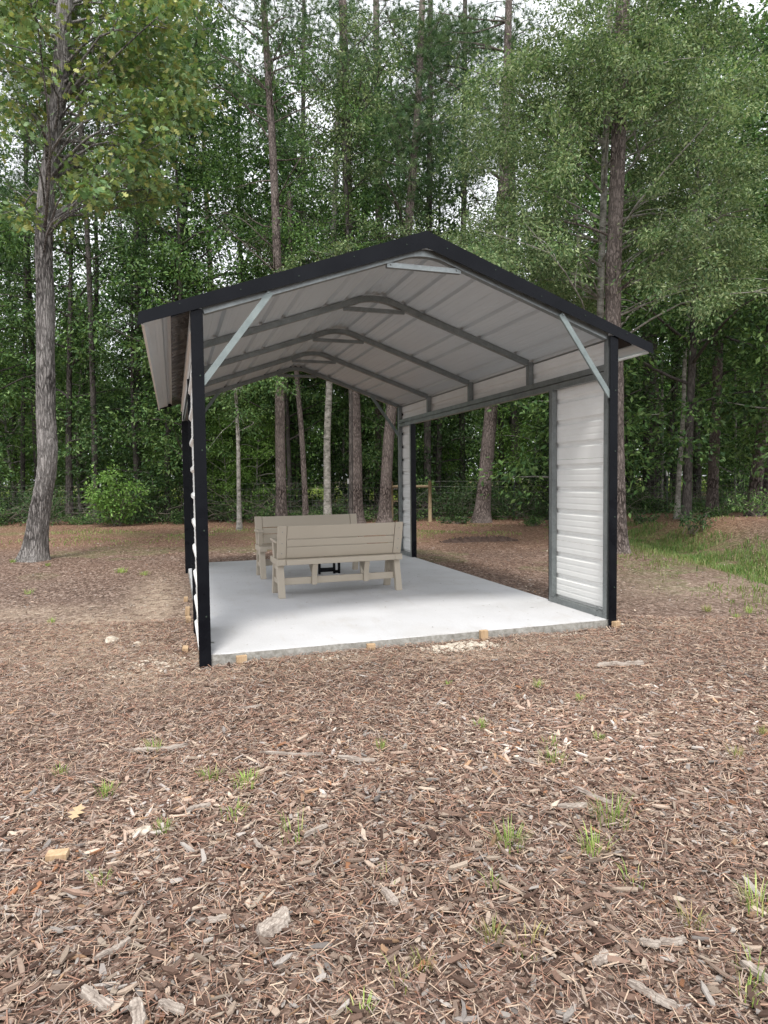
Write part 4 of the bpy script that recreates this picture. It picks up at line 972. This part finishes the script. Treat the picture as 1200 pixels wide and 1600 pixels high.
for i,(u_,D_,w_,cr_,lab_) in enumerate([(668,24,12,[(660,250,80,90,30),(700,120,80,90,26),(640,60,70,60,14)],'pine just left of the roof peak, its dark needle masses hanging over the ridge'),(722,26,11,[(740,230,80,90,30),(760,90,90,80,24)],'pine right above the roof peak with dense drooping needles'),(470,27,9,[(470,330,60,70,14),(500,60,80,80,26),(400,130,60,110,18),(440,230,50,70,10)],'slender pine behind the tall reddish pine, left of the roof peak')]):
    site_tree('pine_tree', D_, [(u_,808),(u_,500),(u_+3,300),(u_+4,120),(u_+5,-40)], px2m(w_,D_), px2m(w_*.6,D_), BARK_DARK, lab_, 'pine tree', crown=cr_, kind='needle', pal=GN, size=.26, per=170, dead=8, seed=60+i, depth=3, crad=.75)
site_tree('hardwood_tree', 20, [(548,808),(548,600),(545,420),(540,250),(545,80)], px2m(7,20), px2m(4,20), BARK_DARK, 'slender small leaved tree rising above the roof left of its peak', 'tree',
  crown=[(540,200,60,120,46),(590,400,70,50,30),(500,430,60,50,20),(600,60,60,60,16),(660,400,60,50,20)], pal=G2, size=.09, per=150, seed=66, crad=.45, depth=2.2, limb_r=.018)
# hardwoods filling the left and centre
site_tree('hardwood_tree', 23.4, [(262,806),(262,680),(268,520),(285,360),(300,220),(305,60)], px2m(9,23.4), px2m(6,23.4), BARK_DARK, 'tall rich green hardwood left of the pine, broad leafy crown', 'tree',
  crown=[(300,190,85,130,80),(270,60,90,70,40),(330,390,90,70,44),(245,370,60,70,22),(350,300,50,60,16)], pal=G1, size=.12, per=170, seed=22, crad=.7, depth=2.5)
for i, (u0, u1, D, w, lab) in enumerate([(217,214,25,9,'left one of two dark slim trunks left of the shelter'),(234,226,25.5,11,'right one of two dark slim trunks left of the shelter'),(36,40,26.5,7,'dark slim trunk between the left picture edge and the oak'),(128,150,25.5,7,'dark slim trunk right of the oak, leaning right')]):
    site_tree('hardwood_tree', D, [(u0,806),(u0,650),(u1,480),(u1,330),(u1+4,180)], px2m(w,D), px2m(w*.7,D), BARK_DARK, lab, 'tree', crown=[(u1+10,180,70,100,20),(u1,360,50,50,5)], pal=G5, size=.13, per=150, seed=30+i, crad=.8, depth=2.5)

# ------------------------------------------------------------------ prototypes for the woods behind, copied
def hardwood(name, H, zb, R, nl, per, size, pal, seed, bark, label, group, lean=.3, r0=.12, cat='tree'):
    r = np.random.default_rng(seed); root = tree_obj(name, (0,0,-100), label, cat, group)
    path = np.array([(lean*t*t*H*.15+.12*math.sin(3*t+seed), .12*math.sin(4*t+seed*2), t*H) for t in np.linspace(0,1,7)])
    mb = MB(); P = trunk_mesh(mb, path, r0, .03, 9, .4); lb = mb; cen = []; rads = []
    for i in range(nl):
        t = (i+.5)/nl; z = zb+(H*.98-zb)*t; s = P[int(np.argmin(np.abs(P[:,2]-z)))]; a = i*2.4+r.normal(0,.3); prof = math.sin(math.pi*min(1,(.25+t*.75)))**.6 if t < .6 else (1-t)**.55*1.3
        ll = R*max(.3,prof)*r.uniform(.7,1.15); lp = limb_path(r, s, (math.cos(a),math.sin(a),r.uniform(.1,.7)), ll, 7, .18, .12); tube(lb, lp, np.linspace(.012+.012*ll,.006,7), 5)
        for j in range(7): cen.append(interp(lp, r.uniform(.3,1.0))+r.normal(0,.30,3)); rads.append(r.uniform(.35,.75))
    lb.build('trunk', bark, root, smooth=True)
    cb = MB(); leaves(cb, r, np.array(cen), np.array(rads), int(per*.74)*len(cen), size, pal, flat=.6); cb.build('crown', LEAF, root)
    return root
def pine(name, H, zb, R, nl, per, seed, label, group, r0=.16):
    r = np.random.default_rng(seed); root = tree_obj(name, (0,0,-100), label, 'pine tree', group)
    path = np.array([(.25*math.sin(2*t+seed), .2*math.sin(2.5*t+seed*2), t*H) for t in np.linspace(0,1,7)])
    mb = MB(); P = trunk_mesh(mb, path, r0, .05, 9, .3); lb = mb; cen = []; rads = []
    for i in range(nl):
        t = (i+.5)/nl; z = zb+(H*.98-zb)*t; s = P[int(np.argmin(np.abs(P[:,2]-z)))]; a = i*2.4+r.normal(0,.4); ll = R*(1-t*.65)*r.uniform(.6,1.15); lp = limb_path(r, s, (math.cos(a),math.sin(a),r.uniform(.0,.6)), ll, 7, .05, .12); tube(lb, lp, np.linspace(.035,.008,7), 5)
        for j in range(4): cen.append(interp(lp, r.uniform(.55,1.05))+r.normal(0,.25,3)); rads.append(r.uniform(.35,.8))
    for i in range(10):
        z = r.uniform(.2,1)*zb; s = P[int(np.argmin(np.abs(P[:,2]-z)))]; a = r.uniform(0,6.283); lp = limb_path(r, s, (math.cos(a),math.sin(a),r.uniform(0,.4)), r.uniform(.3,1.6), 5); tube(lb, lp, np.linspace(.015,.004,5), 4)
    lb.build('trunk', BARK_DARK if seed%2 else BARK_PINE, root, smooth=True)
    cb = MB(); needles(cb, r, np.array(cen), np.array(rads), per*len(cen), 16, .26, .016, GN); cb.build('crown', NEEDLE, root)
    return root
GA, GB = 'hardwoods of the woods behind the fence', 'pines of the woods behind the fence'
LA = 'leafy hardwood among the others in the woods behind the fence'; LB = 'pine with high crown among the others in the woods behind the fence'
HW = [hardwood('hardwood_tree', 13, 1.6, 2.7, 26, 75, .15, G1, 101, BARK_DARK, LA, GA), hardwood('hardwood_tree', 11, 1.0, 2.5, 26, 80, .15, G5, 102, BARK_DARK, LA, GA),
      hardwood('hardwood_tree', 15, 2.5, 3.2, 28, 75, .16, G5+G1, 103, BARK_DARK, LA, GA), hardwood('hardwood_tree', 9, .6, 2.2, 24, 80, .14, G1, 104, BARK_PALE, LA, GA, r0=.07)]
PN = [pine('pine_tree', 20, 9, 2.6, 26, 10, 111, LB, GB), pine('pine_tree', 23, 12, 2.8, 24, 10, 112, LB, GB, .19), pine('pine_tree', 18, 8, 2.2, 24, 9, 113, LB, GB, .12)]
used = set()
def band(p, kind):
    d = (np.array([p[0],p[1],gz(p[0],p[1])])-CAM)@RM; u = 600+FPX*d[0]/d[1]; D = float((np.array([p[0],p[1],0])-CAM)@FH)
    where = ('left of the leaning oak' if u < 55 else 'between oak and shelter' if u < 283 else 'behind the left roof half' if u < 500 else 'behind the benches' if u < 640 else 'beyond the side opening' if u < 862 else 'right of the shelter')
    far = 'near the fence' if D < 30 else 'deeper in the woods' if D < 45 else 'far in the woods'
    return '%s %s, %s' % (kind, far, where), '%ss %s %s' % (kind.split()[-1], far, where)
def put(lst, i, x, y, sc=1, rz=None, r=None, shape=(1,1)):
    o = lst[i]; rz = rr.random()*6.283 if rz is None else rz; loc = (x, y, gz(x,y)-.05)
    if id(o) not in used:
        used.add(id(o)); o.location = loc; o.rotation_euler = (0,0,rz); o.scale = (sc*shape[0],sc*shape[0],sc*shape[1]); c = o
    else: c = copy_tree(o, loc, rz, sc, shape=shape)
    kind = {id(HW[0]):'bushy hardwood',id(HW[1]):'dark hardwood',id(HW[2]):'tall hardwood',id(HW[3]):'slim pale hardwood', **({id(HW[4]):'bright green sunlit-coloured hardwood'} if len(HW) > 4 else {})}.get(id(o)) or ('high crowned pine' if lst is PN else 'dark green shrub')
    c['label'], c['group'] = band((x, y), kind); return c
rr = random.Random(17)
rows = [(24.5,3.0,.75,'h',.95),(28,4.0,.74,'m',1.0),(32,3.8,.72,'h',1.0),(36,4.2,.70,'m',1.1),(42,5.2,.70,'h',1.1),(49,6.0,.68,'m',1.1),(59,6.5,.66,'h',1.2),(74,7.0,.66,'h',1.35)]
for D, gap, ext, kind, sc in rows:
    s = -ext*D
    while s < ext*D:
        x = s+rr.uniform(-.35,.35)*gap; d = D+rr.uniform(-1.4,1.4); p = fs(d, x)
        if D > 34 and -.22 < x/D < .16 and rr.random() < .45: s += gap; continue
        if kind == 'h' or rr.random() < .45: put(HW, rr.randrange(4), p[0], p[1], sc*rr.uniform(.85,1.2), shape=(1,rr.uniform(.9,1.15)))
        else: put(PN, rr.randrange(3), p[0], p[1], sc*rr.uniform(.85,1.1))
        s += gap

HB = hardwood('hardwood_tree', 7, .4, 2.4, 24, 70, .14, [(.10,.20,.04),(.15,.27,.06),(.21,.33,.09)], 105, BARK_PALE, LA, GA, r0=.06)  # sunlit look of the clearing painted into these leaf colours
HW.append(HB)
for u_, D_, sc_ in ((352,23.5,.55),(405,24.5,.6),(838,25.5,.75),(700,26,.45),(240,24,.4),(395,29,1.0),(425,33,1.2),(690,34,1.2),(845,29,1.1),(870,33,1.3),(130,33,1.3),(335,28,.9),(575,36,1.3),(650,30,.8),(1150,33,1.2),(20,30,1.1),(300,34,1.4)):
    d_ = ray(u_, 800); q_ = CAM+d_*(D_/float(d_@FH)); put(HW, 4, q_[0], q_[1], sc_)
# extra dense trees closing the view right behind the shelter and behind the oak
for D_, s_, i_, sc_ in ((17.5,8.2,2,1.0),(19,11.2,0,1.15),(18.5,5.6,3,1.3),(16.5,10.6,3,1.25),(20.5,13.5,2,1.1),(24,-11.5,0,1.1),(23.5,-14.5,2,1.0),(22,-6.4,0,1.05),(29,-6.0,2,1.35),(29,-3.9,2,1.3),(30,-1.2,0,1.5),(27.5,.9,2,1.2),(24.5,15.5,2,1.25),(26,12.2,2,1.3),(27,-3.2,0,1.1),(26,9.4,2,1.35)):
    p = fs(D_, s_); put(HW, i_, p[0], p[1], sc_)

# ------------------------------------------------------------------ shrubs and brush
def shrub(name, H, R, n, size, pal, seed, label, cat, group=None, twigs=16, loc=(0,0,-100), flat=.8):
    r = np.random.default_rng(seed); root = tree_obj(name, loc, label, cat, group); lb = MB(); cen = []; rads = []
    for i in range(twigs):
        a = r.uniform(0,6.283); lp = limb_path(r, (r.normal(0,.12),r.normal(0,.12),0), (math.cos(a)*R/H,math.sin(a)*R/H,1), H*r.uniform(.6,1.05), 6, .15, .12); tube(lb, lp, np.linspace(.010,.003,6), 5)
        for j in range(4): cen.append(interp(lp, r.uniform(.25,1))+r.normal(0,.07,3)*H); rads.append(.18*H*r.uniform(.6,1.3))
    lb.build('stems', TWIG, root); cb = MB(); leaves(cb, r, np.array(cen), np.array(rads), n, size, pal, flat=flat); cb.build('foliage', LEAF, root); return root
p = on_ground(182,822); shrub('sapling', 1.9, .95, 2500, .12, [(.10,.20,.045),(.15,.28,.06),(.21,.34,.09)], 201, 'bright green leafy sapling before the fence between oak and shelter', 'sapling', loc=(p[0],p[1],gz(p[0],p[1])))
p = on_ground(942,830)
SG2 = 'shrubs along the fence at the edge of the woods'; LS2 = 'dark green shrub in the brush along the fence'
SH = [shrub('shrub', 1.5, 1.1, 1700, .11, G5+G1, 211, LS2, 'shrub', SG2), shrub('shrub', 1.1, 1.3, 1500, .09, G1, 212, LS2, 'shrub', SG2), shrub('shrub', 2.2, 1.2, 1900, .12, G5, 213, LS2, 'shrub', SG2, 22)]
for D, gap, sc in ((22.6,1.25,.75),(24.6,1.4,1.0),(27.5,1.9,1.3),(33,2.6,1.5)):
    s = -.74*D
    while s < .74*D:
        d = D+rr.uniform(-.5,.5); p = fs(d, s+rr.uniform(-.4,.4)); put(SH, rr.choice([0,0,1,1,2]), p[0], p[1], sc*rr.uniform(.6,1.15), shape=(1.1,rr.uniform(.7,1.1))); s += gap
for u, v, D, h, pal, lab in [(935,938,0,0,0,0)][:0]: pass
for i,(u,v,h,R_,n,pal,lab) in enumerate([(838,822,.45,.6,420,G1,'low fern-like green plant in front of the fence, seen through the side opening'),(1005,822,.6,.7,500,G5,'low dark shrub at the foot of the bank right of the shelter'),(1085,838,.75,.6,460,G5,'grey green shrub on the slope above the ditch'),
     (1180,832,.9,.9,700,G1,'green shrub at the right edge under the leaning pine'),(1120,822,.6,.7,500,G1,'green shrub between the two pines on the bank'),(500,820,.6,.8,500,G1,'low bush behind the benches seen over the backrest'),(710,818,.5,.8,480,G5,'low dark bush left of the leaning pine, near the wooden brace')]):
    p = on_ground(u,v,-.1); shrub('shrub', h, R_, n, .08, pal, 220+i, lab, 'shrub', None, 12, loc=(p[0],p[1],gz(p[0],p[1])))
def f_farwoods():
    r = np.random.default_rng(57); K = 1500; D = r.uniform(84,100,K); s_ = (r.random(K)*2-1)*.85*D; P = CAM[:2]+D[:,None]*FH[:2]+s_[:,None]*RH[:2]
    z = gh(P[:,0],P[:,1])+r.random(K)**.8*(15+7*fbm(P[:,0]*.1,P[:,1]*.1,81,3))*.8; mb = MB(); leaves(mb, r, np.c_[P,z], r.uniform(1.2,2.6,K), 110000, .85, G4+G1, flat=.8)  # brighter palette paints sunlight beyond the trees into the foliage
    tag(mb.build('far_woods', LEAF), 'far wall of woods coloured as if sunlit closing the view behind all the trees', 'woods', kind='stuff')
f_farwoods()
# fallen bare branches and brush under the fence
def f_brush():
    r = np.random.default_rng(55); mb = MB()
    for i in range(900):
        D = r.uniform(22,26); s = r.uniform(-.7,.72)*D; p = fs(D, s); p[2] = gz(p[0],p[1])+r.uniform(0,.6)*r.random(); a = r.uniform(0,6.283)
        lp = limb_path(r, p, (math.cos(a),math.sin(a),r.uniform(-.1,.9)), r.uniform(.5,2.4), 6, .2, .2); tube(mb, lp, np.linspace(.011,.003,6), 4)
    tag(mb.build('brushwood', TWIG), 'tangle of bare brown twigs and dead branches under the fence', 'brushwood', kind='stuff')
f_brush()
def f_vines():
    r = np.random.default_rng(56); mb = MB(); D = r.uniform(21.6,30,34000); s = (r.random(34000)*2-1)*.76*D; P = CAM[:2]+D[:,None]*FH[:2]+s[:,None]*RH[:2]
    k = fbm(P[:,0]*.8,P[:,1]*.8,71,3) > .40; P = P[k]; z = gh(P[:,0],P[:,1])+r.random(len(P))**2*.45; leaves(mb, r, np.c_[P,z], np.full(len(P),.12), 40000, .10, G1+G5)
    tag(mb.build('ground_cover', LEAF), 'low green ground cover in the woods beyond the fence', 'ground cover', kind='stuff')
f_vines()
# log behind the benches
p = on_ground(565,806,-.1); q = on_ground(530,806,-.1); lg = empty('fallen_log', (p[0],p[1]+1,gz(p[0],p[1])+.25)); tag(lg, 'big cut log lying in the brush behind the benches', 'log')
mb = MB(); r_ = np.random.default_rng(5); pp = np.array([RH*t+np.array([0,0,.03*math.sin(t*3)]) for t in np.linspace(-1.7,.25,14)]); tube(mb, pp, .24+.02*np.sin(np.arange(14)), 18); mb.build('bark', BARK_OAK, lg, True)
mb = MB(); tube(mb, [pp[-1]-RH*.002, pp[-1]+RH*.004], .235, 18, cap=True); mb.build('cut_end', SOIL, lg)

# ------------------------------------------------------------------ wire fence
def fence_pt(t): # from left to right, runs along image row of the posts
    a = fs(23.2,-17); b = fs(22.6, 4.0); c = fs(22.0, 17)
    return a+(b-a)*min(1,t/.6) if t < .6 else b+(c-b)*(t-.6)/.4
fn = empty('wire_fence', (0,0,0)); tag(fn, 'wire mesh fence with dark steel posts running along the edge of the woods', 'fence')
mb = MB()
tt = np.linspace(0,1,90); base = np.array([fence_pt(t) for t in tt]); gzb = gh(base[:,0],base[:,1])
for h in (.08,.22,.36,.52,.70,.90,1.12,1.30): tube(mb, np.c_[base[:,:2], gzb+h+.01*np.sin(tt*60)], .0028, 4)
tt2 = np.linspace(0,1,230)
for t in tt2:
    p = fence_pt(t); z = gz(p[0],p[1]); tube(mb, [(p[0],p[1],z+.06),(p[0],p[1],z+1.13)], .0018, 3)
mb.build('wire_mesh', WIRE, fn)
for u in (-30,158,322,440,545,803,1042,1230):
    d = ray(u, 800); # post where this bearing meets the fence line
    best = min(np.linspace(0,1,2000), key=lambda t: abs(np.cross((fence_pt(t)-CAM)[:2], d[:2]))); p = fence_pt(best); z = gz(p[0],p[1])
    mb = MB(); box(mb, (p[0]-.022,p[1]-.004,z-.1),(p[0]+.022,p[1]+.004,z+1.26)); box(mb, (p[0]-.004,p[1]+.004,z-.1),(p[0]+.004,p[1]+.03,z+1.26)); po = mb.build('fence_post', POSTG, fn)
    mb = MB(); box(mb, (p[0]-.023,p[1]-.006,z+1.262),(p[0]+.023,p[1]+.032,z+1.44)); mb.build('post_tip', POSTW, po)
# wooden corner brace of the fence
br = empty('fence_brace', tuple(fs(21.9,0))); pA = at(672,812,21.6); pB = at(612,812,21.9); zA = gz(pA[0],pA[1]); br.location = (pA[0],pA[1],zA)
tag(br, 'yellowish round wooden H brace of the fence behind the far right shelter post', 'fence brace')
o_ = np.array([pA[0],pA[1],zA])
for pt in (pA, pB):
    mb = MB(); tube(mb, [np.array([pt[0],pt[1],zA-.1])-o_, np.array([pt[0],pt[1],zA+1.34])-o_], .06, 12, cap=True); mb.build('brace_post', OLDWOOD, br, True)
mb = MB(); tube(mb, [np.array([pA[0],pA[1],zA+1.16])-o_, np.array([pB[0],pB[1],zA+1.16])-o_], .045, 12, cap=True); mb.build('rail', OLDWOOD, br, True)
mb = MB(); tube(mb, [np.array([pA[0],pA[1],zA+1.1])-o_, np.array([pB[0],pB[1],zA+.15])-o_], .006, 6); mb.build('brace_wire', WIRE, br)
# low dark ridge of raked bark seen through the opening
p = on_ground(690,848,-.1); q = on_ground(805,843,-.1); mb = MB(); r_ = np.random.default_rng(8); nb = 70; mb = MB()
ax = q-p; ax[2] = 0; sd_ = unit(np.cross(ax, (0,0,1))); V = []
for i in range(nb):
    t = i/(nb-1); c = p+(q-p)*t; hgt = .09*math.sin(math.pi*min(1,max(0,t)))**.5
    for j in range(11):
        w = (j-5)/5; x, y = (c+sd_*w*(.32+.05*math.sin(i*.9)))[:2]; V.append((x, y, gz(x,y)-.03+hgt*(1-w*w)+ (1-w*w)*.11*(r_.random()-.3)))
idx_ = np.arange(nb*11).reshape(nb,11); mb.add(V, np.stack([idx_[:-1,:-1],idx_[1:,:-1],idx_[1:,1:],idx_[:-1,1:]],-1).reshape(-1,4))
tag(mb.build('bark_windrow', SOIL), 'long low ridge of dark raked bark beyond the slab, seen through the opening', 'bark ridge')
